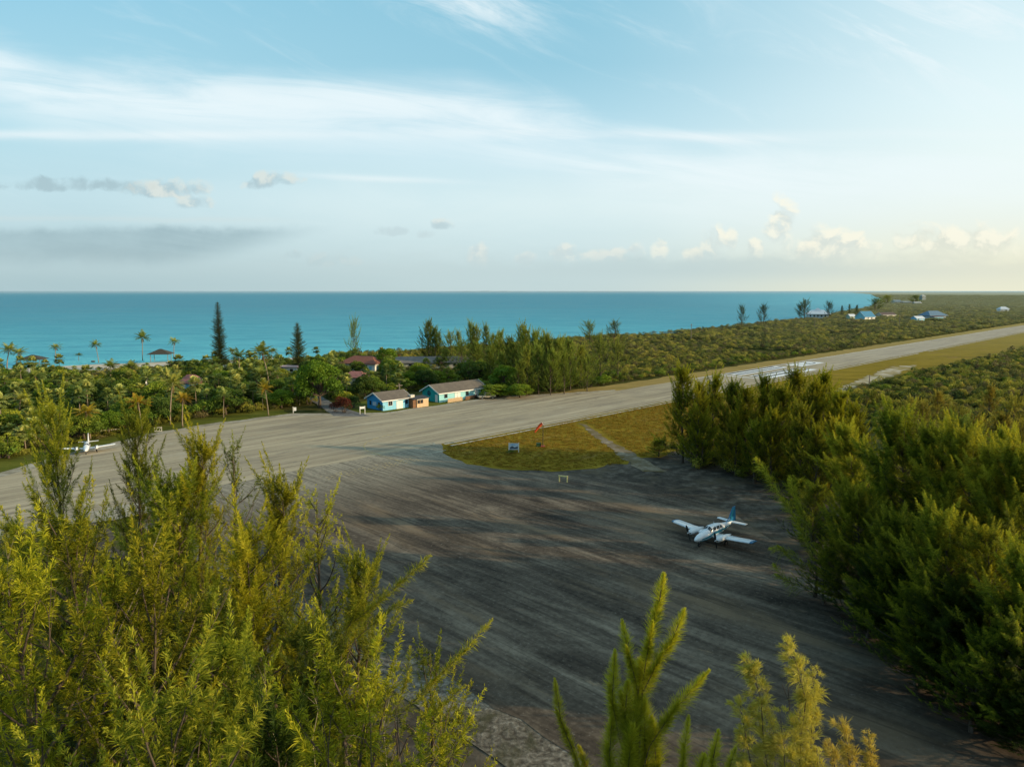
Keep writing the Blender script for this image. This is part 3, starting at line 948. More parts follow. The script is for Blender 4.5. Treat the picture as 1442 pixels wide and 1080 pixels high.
def needle_mesh(name, Pl, per_m, nw, rng, wind=(0, 0, 0), tuft=1, droop=0.0, spread=1.0):
    """Pl rows: origin xyz, axis xyz, length, radius, tint, curve-up.  Every plume becomes a foxtail of fine tapering needles"""
    Pl = np.asarray(Pl, dtype=float)
    n = np.maximum(5, (Pl[:, 6] * per_m / tuft).astype(int))
    idx = np.repeat(np.arange(len(Pl)), n)
    A = Pl[idx]
    m = len(A)
    u = rng.random(m) ** 0.85
    ax = unit(A[:, 3:6])
    up = np.array([0, 0, 1.0])
    cur = A[:, 9:10]
    axu = unit(ax + up * cur * u[:, None] * 1.4)
    base = A[:, 0:3] + ax * (A[:, 6] * u)[:, None] + up * (cur[:, 0] * A[:, 6] * u * u * 0.7)[:, None]
    rad = perp(axu, rng)
    ang = np.radians(54 - 30 * u + rng.normal(size=m) * 9) * spread
    nd = axu * np.cos(ang)[:, None] + rad * np.sin(ang)[:, None]
    ln = A[:, 7] / np.sin(np.radians(48)) * (1.0 - 0.78 * u ** 1.7) * rng.uniform(0.6, 1.2, m)
    if tuft > 1:
        rep = np.repeat(np.arange(m), tuft)
        base, nd, ln, u, A = base[rep], nd[rep], ln[rep], u[rep], A[rep]
        m = len(rep)
        nd = unit(nd + rng.normal(size=(m, 3)) * (0.30 if tuft <= 8 else 0.42))
        base = base + rng.normal(size=(m, 3)) * 0.02
        if tuft > 8:
            stalk = np.repeat(rng.uniform(0.0, 0.62, m // tuft), tuft)
            base = base + rad[rep] * (stalk * A[:, 7] * 0.8)[:, None]
            ln = ln * 0.70
        ln = ln * rng.uniform(0.7, 1.1, m)
    nd = unit(nd + np.array(wind) - up * droop * rng.random(m)[:, None])
    side = perp(nd, rng) * (nw * rng.uniform(0.7, 1.2, m))[:, None] * 0.5
    mid = base + nd * (ln * 0.5)[:, None]
    tip = base + nd * ln[:, None] - up * (ln * ln * (0.25 + droop))[:, None] * 0.6
    V = np.empty((m, 4, 3))
    V[:, 0], V[:, 1], V[:, 2], V[:, 3] = base, mid + side, tip, mid - side
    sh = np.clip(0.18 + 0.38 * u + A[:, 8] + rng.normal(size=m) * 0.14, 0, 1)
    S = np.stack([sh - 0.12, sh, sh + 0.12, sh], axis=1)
    return fast_mesh(name, V.reshape(-1, 3), 4, np.clip(S.ravel(), 0, 1))


def casuarina(seed, h, r, n_limb=46, sub=5, per_m=90, nw=0.020, pl=1.5, pr=0.20, t0=0.12, wind=(-0.10, 0.02, 0.0), lean=(0.0, 0.0), tuft=1,
              droop=0.15, upsw=1.0, shape=0.75, bare=0):
    """she-oak: slender trunk, upswept limbs, foxtail plumes.  returns (trunk mesh, crown mesh)"""
    rng = np.random.default_rng(seed)
    mb = MB()
    N = 9
    wx, wy = rng.normal(size=2) * 0.10
    def tp(t):
        return np.array([lean[0] * h * t ** 1.6 + math.sin(t * 4 + seed) * wx * 2.0, lean[1] * h * t ** 1.6 + math.cos(t * 3.3 + seed) * wy * 2.0, h * t])
    mb.tube([np.array([0, 0, -0.4])] + [tp(k / N) for k in range(N + 1)], [0.016 * h] + [0.020 * h * 0.75 * (1 - k / N) ** 1.1 + 0.012 for k in range(N + 1)], 6)
    Pl = []
    for i in range(n_limb):
        t = t0 + (0.97 - t0) * ((i + rng.random()) / n_limb) ** 0.85
        o = tp(t)
        L = r * ((1 - t) ** shape * 0.95 + 0.09) * rng.uniform(0.45, 1.25)
        if t < 0.12:
            L *= 0.85
        az = i * 2.399 + rng.normal() * 0.35
        el = R(16 + 36 * t + rng.normal() * 11) * upsw
        d = np.array([math.cos(az) * math.cos(el), math.sin(az) * math.cos(el), math.sin(el)])
        d = d + np.array(wind) * 0.9
        pts = [o]
        dd = d / np.linalg.norm(d)
        S = 4
        for k in range(S):
            dd = dd + np.array([0, 0, 0.16]) + rng.normal(size=3) * 0.07
            dd /= np.linalg.norm(dd)
            pts.append(pts[-1] + dd * L / S)
        mb.tube(pts, [0.018 + 0.011 * L * (1 - k / S) for k in range(S + 1)], 4, False)
        tint_l = rng.normal() * 0.07 + 0.16 * (t - 0.5)
        for k in range(sub):
            q = 0.22 + 0.74 * (k + rng.random()) / sub
            f = q * S
            j = min(S - 1, int(f))
            o2 = pts[j] + (pts[j + 1] - pts[j]) * (f - j)
            ld = pts[j + 1] - pts[j]
            ld = ld / np.linalg.norm(ld)
            pd = unit((ld * 0.75 + perp(ld[None], rng)[0] * 0.75 + np.array([0, 0, 0.25]) + np.array(wind) * 1.5)[None])[0]
            pL = pl * rng.uniform(0.55, 1.1) * (0.55 + 0.45 * (1 - t))
            Pl.append([*o2, *pd, pL, pr * rng.uniform(0.75, 1.15), tint_l + 0.10 * q, 0.12 + rng.random() * 0.2])
        Pl.append([*(pts[-1] - dd * 0.3), *dd, pl * rng.uniform(0.8, 1.25), pr * rng.uniform(0.85, 1.2), tint_l + 0.15, 0.15])
    top = tp(1.0)
    td = unit((tp(1.0) - tp(0.9))[None])[0] + np.array(wind) * 0.4
    Pl.append([*(top - td * (1.25 * pl)), *td, 1.3 * pl, pr * 1.0, 0.22, 0.0])
    Pl.append([*(top - td * (1.9 * pl)), *td, 1.1 * pl, pr * 1.25, 0.18, 0.0])
    for b in range(bare):
        t = rng.uniform(0.45, 0.95)
        az = rng.uniform(0, 2 * PI)
        o = tp(t) + np.array([math.cos(az), math.sin(az), 0]) * r * (1 - t) * 0.6
        d = np.array([math.cos(az) * 0.45, math.sin(az) * 0.45, 1.0])
        pts = [o]
        for k in range(5):
            d = d + rng.normal(size=3) * 0.16
            pts.append(pts[-1] + d / np.linalg.norm(d) * 0.55)
        mb.tube(pts, [0.022, 0.018, 0.014, 0.011, 0.008, 0.005], 4, False)
        for q in (2, 3):
            e2 = [pts[q]]
            d2 = d + rng.normal(size=3) * 0.6
            for k in range(3):
                d2 = d2 + rng.normal(size=3) * 0.15
                e2.append(e2[-1] + d2 / np.linalg.norm(d2) * 0.4)
            mb.tube(e2, [0.012, 0.009, 0.007, 0.004], 3, False)
    crown = needle_mesh('casuarina_crown', Pl, per_m, nw, rng, wind, tuft, droop)
    return mb.mesh('casuarina_trunk', True), crown


def cards(name, pts, nrm, size, shade, rng, aspect=1.0):
    """leaf-sized four-sided faces around pts"""
    n = len(pts)
    a = perp(nrm, rng)
    b = np.cross(nrm, a)
    s = (size * rng.uniform(0.6, 1.25, n))[:, None] * 0.5
    V = np.empty((n, 4, 3))
    V[:, 0] = pts - a * s * aspect
    V[:, 1] = pts - b * s * 0.7 + nrm * s * 0.18
    V[:, 2] = pts + a * s * aspect
    V[:, 3] = pts + b * s * 0.7 + nrm * s * 0.18
    S = np.repeat(shade, 4)
    return fast_mesh(name, V.reshape(-1, 3), 4, np.clip(S, 0, 1))


def leaf_cloud(rng, centers, radii, per, size):
    P_, N_, S_ = [], [], []
    zmin = min(c[2] - r for c, r in zip(centers, radii))
    zmax = max(c[2] + r for c, r in zip(centers, radii))
    for c, r in zip(centers, radii):
        k = int(per * r * r)
        d = unit(rng.normal(size=(k, 3)))
        d[:, 2] = np.where(d[:, 2] < -0.35, -d[:, 2], d[:, 2])
        rr = r * (0.62 + 0.42 * rng.random(k) ** 0.6)
        p = np.array(c) + d * rr[:, None] * np.array([1, 1, 0.82])
        nn = unit(d + rng.normal(size=(k, 3)) * 0.75)
        P_.append(p)
        N_.append(nn)
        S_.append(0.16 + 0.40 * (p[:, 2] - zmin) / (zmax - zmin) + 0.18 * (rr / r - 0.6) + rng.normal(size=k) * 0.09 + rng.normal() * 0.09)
    return np.concatenate(P_), np.concatenate(N_), np.concatenate(S_)


def broadleaf(seed, h, r, per=150, size=0.34, nclump=16):
    rng = np.random.default_rng(seed)
    mb = MB()
    fork = h * 0.30
    mb.tube([(0, 0, -0.1), (0.1, 0.05, fork * 0.5), (0.05, -0.1, fork)], [0.05 * h, 0.036 * h, 0.030 * h], 7)
    C_, R_ = [], []
    for i in range(nclump):
        az = i * 2.399 + rng.normal() * 0.3
        q = math.sqrt((i + 0.5) / nclump)
        rad = r * q * 0.80
        z = h * (0.86 - 0.42 * q ** 2.2 + rng.normal() * 0.05)
        c = (math.cos(az) * rad, math.sin(az) * rad, z)
        cr = r * rng.uniform(0.24, 0.42)
        C_.append(c)
        R_.append(cr)
        mb.tube([(0.05, -0.1, fork), (c[0] * 0.5, c[1] * 0.5, fork + (z - fork) * 0.55), (c[0] * 0.9, c[1] * 0.9, z)], [0.020 * h, 0.012 * h, 0.006 * h], 4, False)
    for i in range(nclump // 2):
        az = i * 2.399 + 1.1 + rng.normal() * 0.3
        rad = r * rng.uniform(0.45, 0.88)
        C_.append((math.cos(az) * rad, math.sin(az) * rad, h * rng.uniform(0.26, 0.48)))
        R_.append(r * rng.uniform(0.24, 0.36))
        mb.tube([(0.05, -0.1, fork * 0.8), (C_[-1][0] * 0.6, C_[-1][1] * 0.6, (fork + C_[-1][2]) / 2), C_[-1]], [0.014 * h, 0.010 * h, 0.005 * h], 4, False)
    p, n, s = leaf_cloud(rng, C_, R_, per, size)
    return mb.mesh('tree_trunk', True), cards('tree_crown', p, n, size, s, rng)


def shrub(seed, h, r, per=170, size=0.26, nclump=7, stems=True):
    rng = np.random.default_rng(seed)
    mb = MB()
    C_, R_ = [], []
    for i in range(nclump):
        az = i * 2.399 + rng.normal() * 0.4
        q = math.sqrt((i + 0.3) / nclump)
        cr = r * rng.uniform(0.34, 0.52)
        c = (math.cos(az) * r * q * 0.68, math.sin(az) * r * q * 0.68, max(cr * 0.5, h * (0.72 - 0.40 * q * q) + rng.normal() * 0.05 * h))
        C_.append(c)
        R_.append(min(cr, h * 0.5))
        if stems:
            mb.tube([(c[0] * 0.15, c[1] * 0.15, -0.05), (c[0] * 0.6, c[1] * 0.6, c[2] * 0.6), c], [0.05, 0.035, 0.015], 4, False)
    p, n, s = leaf_cloud(rng, C_, R_, per, size)
    return (mb.mesh('shrub_stem', True) if stems else None), cards('shrub_foliage', p, n, size, s, rng)


def coconut(seed, h, lean=0.12, nf=20, fl=3.2, dead=3):
    """coconut palm: leaning ringed trunk, arching pinnate fronds.  returns trunk, crown, dead-frond meshes"""
    rng = np.random.default_rng(seed)
    mb = MB()
    la = rng.uniform(0, 2 * PI)
    lx, ly = math.cos(la) * lean * h, math.sin(la) * lean * h
    tp = lambda t: np.array([lx * t ** 1.7, ly * t ** 1.7, h * t])
    mb.tube([tp(k / 8) for k in range(9)], [0.21, 0.15, 0.135, 0.13, 0.125, 0.12, 0.115, 0.115, 0.10], 7)
    top = tp(1.0)

    def fronds(els, length, droop, tint):
        V, S = [], []
        for i, el in enumerate(els):
            az = i * 2.399 + rng.normal() * 0.2
            d = np.array([math.cos(az) * math.cos(el), math.sin(az) * math.cos(el), math.sin(el)])
            L = length * rng.uniform(0.8, 1.12)
            side = np.array([-math.sin(az), math.cos(az), 0])
            pts, p = [top.copy()], top.copy()
            n = 9
            for k in range(n):
                d = d - np.array([0, 0, droop * (0.4 + k / n)])
                d = d / np.linalg.norm(d)
                p = p + d * L / n
                pts.append(p.copy())
            for k in range(n):
                a_, b_ = pts[k], pts[k + 1]
                ax = (b_ - a_) / np.linalg.norm(b_ - a_)
                upv = np.cross(ax, side)
                for sg in (-1, 1):
                    for j in range(3):
                        q = (k + j / 3) / n
                        if q < 0.08:
                            continue
                        ll = L * 0.25 * (math.sin(PI * min(1, q * 0.86 + 0.14)) ** 0.7) * rng.uniform(0.85, 1.15)
                        o = a_ + (b_ - a_) * j / 3
                        ld = unit((side * sg * 0.85 + ax * 0.55 - np.array([0, 0, 0.35]) + upv * 0.1 + rng.normal(size=3) * 0.08)[None])[0]
                        w = ax * L / n / 3 * 0.42
                        V += [o - w, o + w, o + ld * ll * 0.6 + w * 0.8, o + ld * ll - np.array([0, 0, 0.10 * ll])]
                        s = 0.34 + 0.32 * math.sin(el) + tint + rng.normal() * 0.08
                        S += [s - 0.05, s - 0.05, s + 0.05, s + 0.12]
        return fast_mesh('palm_crown', np.array(V), 4, np.clip(np.array(S), 0, 1))
    els = [R(78 - 92 * (i / (nf - 1)) + rng.normal() * 6) for i in range(nf)]
    crown = fronds(els, fl, 0.13, 0.05)
    dd = fronds([R(-48 + rng.normal() * 12) for _ in range(dead)], fl * 0.8, 0.10, 0.2) if dead else None
    return mb.mesh('palm_trunk', True), crown, dd


def thatch(seed, h, nf=22, fr=0.95):
    """thatch palm: thin straight stem and a ball of round fan leaves"""
    rng = np.random.default_rng(seed)
    mb = MB()
    lx = rng.normal() * 0.05 * h
    mb.tube([(0, 0, -0.1), (lx * 0.4, 0, h * 0.5), (lx, 0, h)], [0.10, 0.085, 0.09], 6)
    top = np.array([lx, 0, h])
    V, S = [], []
    for i in range(nf):
        az = i * 2.399 + rng.normal() * 0.25
        el = R(82 - 112 * (i / (nf - 1)) + rng.normal() * 8)
        d = np.array([math.cos(az) * math.cos(el), math.sin(az) * math.cos(el), math.sin(el)])
        st = fr * rng.uniform(0.8, 1.15)
        c = top + d * st
        V += [top, top + np.array([0, 0, 0.03]), c + np.array([0, 0, 0.02]), c]
        S += [0.25] * 4
        ax = unit((d - np.array([0, 0, 0.35]))[None])[0]
        side = unit(np.cross(ax, [0, 0, 1.0])[None])[0]
        nm = np.cross(side, ax)
        s = 0.36 + 0.30 * math.sin(el) + rng.normal() * 0.10
        for k in range(-4, 5):
            t = k / 4 * R(112)
            ld = ax * math.cos(t) + side * math.sin(t) + nm * (-0.12 * abs(k) / 4)
            w = (side * math.cos(t) - ax * math.sin(t)) * fr * 0.145
            ln = fr * (0.86 - 0.06 * abs(k)) * rng.uniform(0.9, 1.1)
            V += [c, c + ld * ln * 0.6 - w, c + ld * ln - np.array([0, 0, 0.10]), c + ld * ln * 0.6 + w]
            S += [s - 0.1, s, s + 0.12, s]
    return mb.mesh('palm_trunk', True), fast_mesh('palm_crown', np.array(V), 4, np.clip(np.array(S), 0, 1))


def norfolk(seed, h, r, tiers=44):
    rng = np.random.default_rng(seed)
    mb = MB()
    mb.tube([(0, 0, 0), (0.05, 0, h * 0.5), (0, 0, h)], [0.32, 0.2, 0.03], 7)
    Pl = []
    for i in range(tiers):
        t = 0.10 + 0.89 * i / tiers
        z = h * t
        L = r * ((1 - t) ** 0.50 * 0.97 + 0.03) * rng.uniform(0.72, 1.15)
        nb = 7
        for k in range(nb):
            az = k * 2 * PI / nb + i * 0.45 + rng.normal() * 0.12
            if rng.random() < 0.08:
                continue
            LL = L * rng.uniform(0.75, 1.15)
            d = np.array([math.cos(az), math.sin(az), 0.10 + 0.35 * t])
            mb.tube([(0, 0, z), tuple(np.array([0, 0, z]) + d * LL * 0.9)], [0.05, 0.015], 3, False)
            Pl.append([0, 0, z, *d, LL, 0.30 * (1 - t) ** 0.4 + 0.06, rng.normal() * 0.08 + 0.05, 0.16])
    Pl.append([0, 0, h - 1.2, 0, 0, 1, 1.5, 0.22, 0.1, 0])
    return mb.mesh('pine_trunk', True), needle_mesh('pine_crown', Pl, 60, 0.13, rng, (0, 0, 0.05), 1, 0.05, 1.0)


def plant(name, label, cat, meshes, mats, loc, rz=0.0, sc=1.0, group=None, parts=('trunk', 'crown', 'dead_fronds')):
    t = thing(name, label, cat, loc, rz, sc, group)
    for m, mt, pn in zip(meshes, mats, parts):
        if m is not None:
            obj(pn, m, mt, t)
    return t


# ---------------------------------------------------------------- casuarinas near the camera
NEAR = {}
def near_mesh(key):
    if key not in NEAR:
        kw = dict(
            a=dict(seed=1, h=20, r=7.4, n_limb=50, sub=6, per_m=95, nw=0.030, pl=2.1, pr=0.32, t0=0.08, shape=0.85),
            b=dict(seed=2, h=20, r=6.8, n_limb=44, sub=6, per_m=95, nw=0.030, pl=2.2, pr=0.30, lean=(0.07, 0.0), t0=0.05, shape=0.9),
            c=dict(seed=3, h=20, r=7.6, n_limb=72, sub=7, per_m=84, nw=0.034, pl=2.0, pr=0.36, shape=0.65, t0=0.03),
            d=dict(seed=4, h=20, r=5.4, n_limb=34, sub=5, per_m=80, nw=0.028, pl=1.6, pr=0.20, tuft=4, droop=0.3, bare=4, shape=0.8),
            e=dict(seed=5, h=18, r=7.0, n_limb=52, sub=6, per_m=120, nw=0.024, pl=1.6, pr=0.27, tuft=5, droop=0.42, bare=12, t0=0.06),
            w=dict(seed=6, h=19, r=7.0, n_limb=80, sub=7, per_m=100, nw=0.036, droop=0.35, pl=2.2, pr=0.48, wind=(-0.34, 0.05, 0.0), lean=(-0.10, 0.02), shape=0.65, t0=0.02),
            x=dict(seed=7, h=19, r=7.2, n_limb=80, sub=7, per_m=100, nw=0.036, droop=0.35, pl=2.3, pr=0.48, wind=(-0.28, 0.03, 0.0), lean=(-0.07, 0.0), shape=0.62, t0=0.02),
            m=dict(seed=8, h=16, r=5.2, n_limb=66, sub=6, per_m=58, nw=0.056, pl=2.2, pr=0.38, shape=0.62, t0=0.02),
            n=dict(seed=9, h=16, r=4.8, n_limb=60, sub=6, per_m=58, nw=0.056, pl=2.3, pr=0.36, shape=0.68, t0=0.02),
            f=dict(seed=10, h=18, r=6.4, n_limb=58, sub=5, per_m=34, nw=0.105, pl=2.7, pr=0.42, t0=0.02, upsw=1.1, shape=0.6),
            g=dict(seed=11, h=18, r=5.2, n_limb=46, sub=5, per_m=32, nw=0.100, pl=2.8, pr=0.36, t0=0.03, upsw=1.25, shape=0.65),
            s=dict(seed=12, h=14, r=6.0, n_limb=44, sub=4, per_m=26, nw=0.105, pl=2.8, pr=0.38, t0=0.03, shape=0.45, wind=(-0.2, 0, 0)),
        )[key]
        NEAR[key] = casuarina(**kw)
    return NEAR[key]


BASEH = dict(a=20, b=20, c=20, d=20, e=18, w=19, x=19, m=16, n=16, f=18, g=18, s=14)
LEANX = dict(b=(0.06, 0.0), w=(-0.10, 0.02), x=(-0.07, 0.0))
rs = random.Random(21)


def cas(key, u, v, d, mat, label, group=None, wide=1.0, rz=None, cat='casuarina tree', minh=3.0):
    """a casuarina whose tip shows at photograph pixel u, v and which stands d metres away"""
    tip = at_dist(u, v, d)
    h = max(minh, tip.z + 0.3)
    rz = rs.uniform(0, 2 * PI) if rz is None else rz
    if key in LEANX and rz == 0:
        lx, ly = LEANX[key]
    else:
        lx = ly = 0
        if key in LEANX:
            rz = 0.0
            lx, ly = LEANX[key]
    s = h / BASEH[key]
    tr, cr = near_mesh(key)
    w = wide * (s ** 0.6)
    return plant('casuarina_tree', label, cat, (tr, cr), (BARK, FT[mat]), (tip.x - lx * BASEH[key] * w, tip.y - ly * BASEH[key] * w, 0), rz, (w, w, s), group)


LEFT = [  # key, u, v, d, material, label
    ('a', 74, 586, 46, 'cas_green', 'tall casuarina with bare upper trunk rising before the small white plane at left'),
    ('a', 190, 604, 48, 'cas_green', 'tall pointed casuarina at left, its tip just right of the small white plane'),
    ('b', 285, 630, 44, 'cas_yellow', 'slim bright casuarina spire at left against the pale runway, left one of a close pair'),
    ('d', 325, 632, 50, 'cas_green', 'slim casuarina spire at left against the pale runway, right one of a close pair'),
    ('c', 240, 690, 42, 'cas_green', 'broad casuarina filling the gap below the tall left spires'),
    ('b', 398, 690, 37, 'cas_yellow', 'right-leaning bright casuarina in front of the dashed apron line'),
    ('d', 447, 712, 34, 'cas_yellow', 'thin sparse yellow casuarina with see-through top over the dark apron'),
    ('a', 345, 770, 30, 'cas_yellow', 'dense yellow-green casuarina in the middle of the left thicket'),
    ('b', 512, 800, 33, 'cas_green', 'green casuarina at the right edge of the left thicket'),
    ('e', 105, 762, 25, 'cas_yellow', 'golden tufted casuarina with pale bare twigs at lower left'),
    ('e', 215, 830, 21, 'cas_yellow', 'golden tufted casuarina with long leaning pale branch at lower left'),
    ('e', 20, 830, 20, 'cas_yellow', 'golden tufted casuarina in the lower left corner'),
    ('c', 20, 748, 60, 'cas_green', 'dark green casuarina at the left edge beside the pale coral strip'),
    ('c', 110, 742, 66, 'cas_green', 'low dark green casuarina behind the golden ones at left'),
    ('c', 210, 760, 60, 'cas_green', 'low dark casuarina deep in the left thicket'),
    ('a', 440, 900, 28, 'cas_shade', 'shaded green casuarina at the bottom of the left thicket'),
    ('e', 507, 985, 17, 'cas_yellow', 'small golden tufted treetop at bottom centre left'),
    ('a', 330, 930, 24, 'cas_green', 'shaded casuarina at the bottom left behind the golden tufts'),
    ('d', 610, 930, 27, 'cas_green', 'sparse casuarina with a long plume reaching right over the apron'),
    ('e', 232, 1030, 15, 'cas_green', 'small round casuarina treetop at the bottom left edge'),
    ('d', 625, 1012, 20, 'cas_yellow', 'thin yellow treetop at the bottom, beside the gravel edge'),
]
for key, u, v, d, mt, lab in LEFT:
    cas(key, u, v, d, mt, lab, wide=0.72 if (key == 'a' and v < 610) else 1.0)
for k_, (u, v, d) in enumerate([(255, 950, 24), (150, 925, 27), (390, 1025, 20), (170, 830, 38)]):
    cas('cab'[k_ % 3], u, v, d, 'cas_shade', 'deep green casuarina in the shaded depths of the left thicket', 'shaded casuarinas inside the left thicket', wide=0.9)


RIGHT = [
    ('w', 1192, 596, 84, 'cas_green', 'wind-bent casuarina at the left front of the right-hand wood'),
    ('x', 1268, 585, 70, 'cas_green', 'tall wind-swept casuarina with pale combed top in the right-hand wood'),
    ('w', 1318, 605, 66, 'cas_green', 'wind-swept casuarina with two curved plumes in the right-hand wood'),
    ('x', 1362, 612, 62, 'cas_green', 'wind-swept casuarina behind the tall dark trunk of the right-hand wood'),
    ('w', 1405, 632, 58, 'cas_green', 'bowed casuarina near the right edge, plumes combed to the left'),
    ('x', 1450, 640, 55, 'cas_green', 'casuarina cut by the right edge of the picture'),
    ('c', 1150, 690, 80, 'cas_green', 'casuarina at the apron edge just right of the parked plane'),
    ('x', 1205, 700, 66, 'cas_green', 'shaded casuarina overhanging the apron on the right'),
    ('w', 1262, 735, 58, 'cas_green', 'shaded casuarina in front of the right-hand wood'),
    ('x', 1330, 740, 53, 'cas_green', 'dark casuarina in the front row at right with straight visible trunk'),
    ('c', 1398, 760, 50, 'cas_green', 'dark casuarina in the front row by the right edge'),
    ('x', 1455, 800, 46, 'cas_green', 'dark casuarina in the lower right, cut by the edge'),
    ('c', 1165, 780, 68, 'cas_green', 'low spreading casuarina reaching onto the apron'),
    ('c', 1225, 830, 60, 'cas_green', 'low dark casuarina behind the golden tufted treetop'),
    ('c', 1300, 860, 53, 'cas_green', 'low dark casuarina at the lower right of the apron'),
    ('c', 1385, 900, 47, 'cas_green', 'lowest dark casuarina of the right-hand wood'),
    ('x', 1235, 640, 88, 'cas_green', 'casuarina in the second row of the right-hand wood'),
    ('w', 1420, 600, 88, 'cas_green', 'casuarina at the back of the right-hand wood near the edge'),
    ('x', 1355, 585, 96, 'cas_far', 'hazy casuarina at the back of the right-hand wood'),
    ('c', 1480, 700, 62, 'cas_green', 'casuarina at the right border behind the dark front row'),
]
LOWER = [(1150, 735, 84), (1180, 745, 78), (1215, 775, 66), (1250, 790, 61), (1285, 800, 57), (1320, 815, 54), (1350, 830, 51), (1375, 850, 50), (1420, 850, 48), (1450, 880, 46), (1200, 720, 80), (1290, 700, 72),
         (1240, 860, 61), (1275, 890, 57), (1340, 920, 51), (1410, 950, 47), (1440, 990, 44), (1140, 700, 92), (1125, 680, 98), (1380, 700, 66), (1430, 720, 60)]
for k_, (u, v, d) in enumerate(LOWER):
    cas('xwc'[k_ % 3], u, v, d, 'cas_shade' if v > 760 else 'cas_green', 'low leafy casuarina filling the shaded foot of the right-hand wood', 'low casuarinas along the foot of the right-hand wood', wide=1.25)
for i, (key, u, v, d, mt, lab) in enumerate(RIGHT):
    cas(key, u, v + (14 if v < 660 else 0), d, mt, lab, wide=1.05)

MID = [(962, 528, 128, 'm'), (985, 545, 124, 'n'), (1008, 536, 131, 'm'), (1032, 545, 126, 'n'), (1052, 556, 120, 'm'), (1078, 540, 124, 'm'), (1100, 552, 116, 'n'), (1122, 528, 122, 'n'),
       (1148, 548, 114, 'm'), (1160, 535, 124, 'm'), (1183, 560, 112, 'n'), (1128, 580, 106, 'm'), (1090, 588, 111, 'm'), (1040, 585, 119, 'm'), (990, 590, 124, 'n'), (1150, 610, 100, 'm'), (1175, 600, 104, 'm'), (1065, 600, 114, 'n'), (1205, 580, 108, 'm')]
for u, v, d, k in MID:
    cas(k, u, v, d, 'cas_bright' if (u * 7) % 3 else 'cas_green', 'casuarina in the dense clump between the dirt track and the right-hand wood', 'casuarinas in the clump beside the dirt track', wide=1.05)
for u, v, d, k in [(1322, 556, 165, 'f'), (1300, 572, 150, 's'), (1345, 578, 140, 's'), (1395, 548, 170, 'g'), (1430, 565, 150, 's'), (1285, 565, 158, 's'), (1375, 590, 135, 's'), (1415, 590, 130, 'f'), (1260, 590, 125, 's'), (1440, 600, 120, 's')]:
    cas(k, u, v, d, 'cas_straw', 'straw-coloured sparse casuarina rising from the scrub at right', 'sparse casuarinas in the right-hand scrub', wide=1.1)

# casuarina grove beyond the teal hut, and singles by the shore
GROVE = [(603, 455, 300, 'f'), (618, 470, 306, 'g'), (612, 464, 296, 'f'), (634, 470, 310, 's'), (645, 468, 305, 'g'), (662, 456, 292, 'g'), (668, 462, 288, 'f'), (684, 456, 284, 'g'), (696, 470, 270, 'f'), (650, 482, 280, 's'),
         (703, 466, 258, 'f'), (716, 474, 250, 'f'), (736, 456, 246, 'g'), (741, 463, 240, 'f'), (752, 466, 236, 'f'), (724, 482, 230, 'f'), (764, 472, 228, 'g'), (771, 470, 224, 'f'), (783, 478, 222, 'f'), (792, 474, 232, 'g'),
         (803, 478, 226, 'f'), (776, 492, 214, 'f'), (758, 486, 216, 'f'), (742, 490, 214, 'f'), (818, 486, 232, 'f'), (846, 474, 240, 's'), (870, 478, 250, 's'), (690, 490, 246, 'f'), (706, 496, 232, 'f'), (795, 496, 216, 'g'),
         (628, 492, 290, 's'), (672, 484, 268, 'f'), (828, 500, 222, 's'), (730, 506, 212, 'f')]
for u, v, d, k in GROVE:
    cas(k, u, v + (6 if u > 680 else 2), d, 'cas_far', 'casuarina in the feathery grove beyond the teal hut', 'casuarinas in the grove beyond the teal hut')
SHORE_T = [(498, 455, 318, 's', 'lone sparse wind-torn casuarina on the shore behind the red-roofed house', 0.62, 'cas_far'),
           (830, 456, 430, 's', 'small sparse casuarina on the shore line right of the feathery grove', 1.4, 'cas_far'),
           (866, 455, 440, 's', 'bushy pale casuarina poking over the shore scrub at picture centre', 1.3, 'cas_far'),
           (1045, 433, 640, 's', 'wind-bent casuarina on the shore, left one of the pair before the white house', 0.9, 'norfolk'),
           (1076, 432, 650, 's', 'bushy casuarina on the shore, right one of the pair before the white house', 1.1, 'norfolk'),
           (1134, 425, 800, 's', 'dark casuarina beside the left wall of the white far house', 1.6, 'norfolk'),
           (1127, 431, 800, 's', 'short dark casuarina just left of the white far house', 1.2, 'norfolk'),
           (1168, 427, 820, 's', 'dark casuarina behind the right end of the white far house', 1.2, 'norfolk'),
           (1186, 432, 900, 'g', 'thin bare casuarina spire right of the white far house', 1.0, 'norfolk'),
           (1196, 430, 920, 'g', 'thin casuarina spire left of the blue-roofed far house', 1.0, 'norfolk'),
           (1207, 431, 930, 'g', 'thin casuarina spire behind the blue-roofed far house', 1.2, 'norfolk'),
           (1233, 422, 1150, 's', 'bushy far tree at the bend of the shore', 2.6, 'cas_far'),
           (1250, 417, 1700, 's', 'hazy tree clump top near the headland beach', 3.0, 'cas_far'),
           (1290, 417, 1800, 's', 'hazy tree beside the far pale houses', 3.0, 'cas_far')]
for u, v, d, k, lab, wd, mt in SHORE_T:
    cas(k, u, v, d, mt, lab, wide=wd)
cas('n', 928, 622, 133, 'cas_green', 'young round casuarina alone by the dirt track', wide=1.9, minh=2)

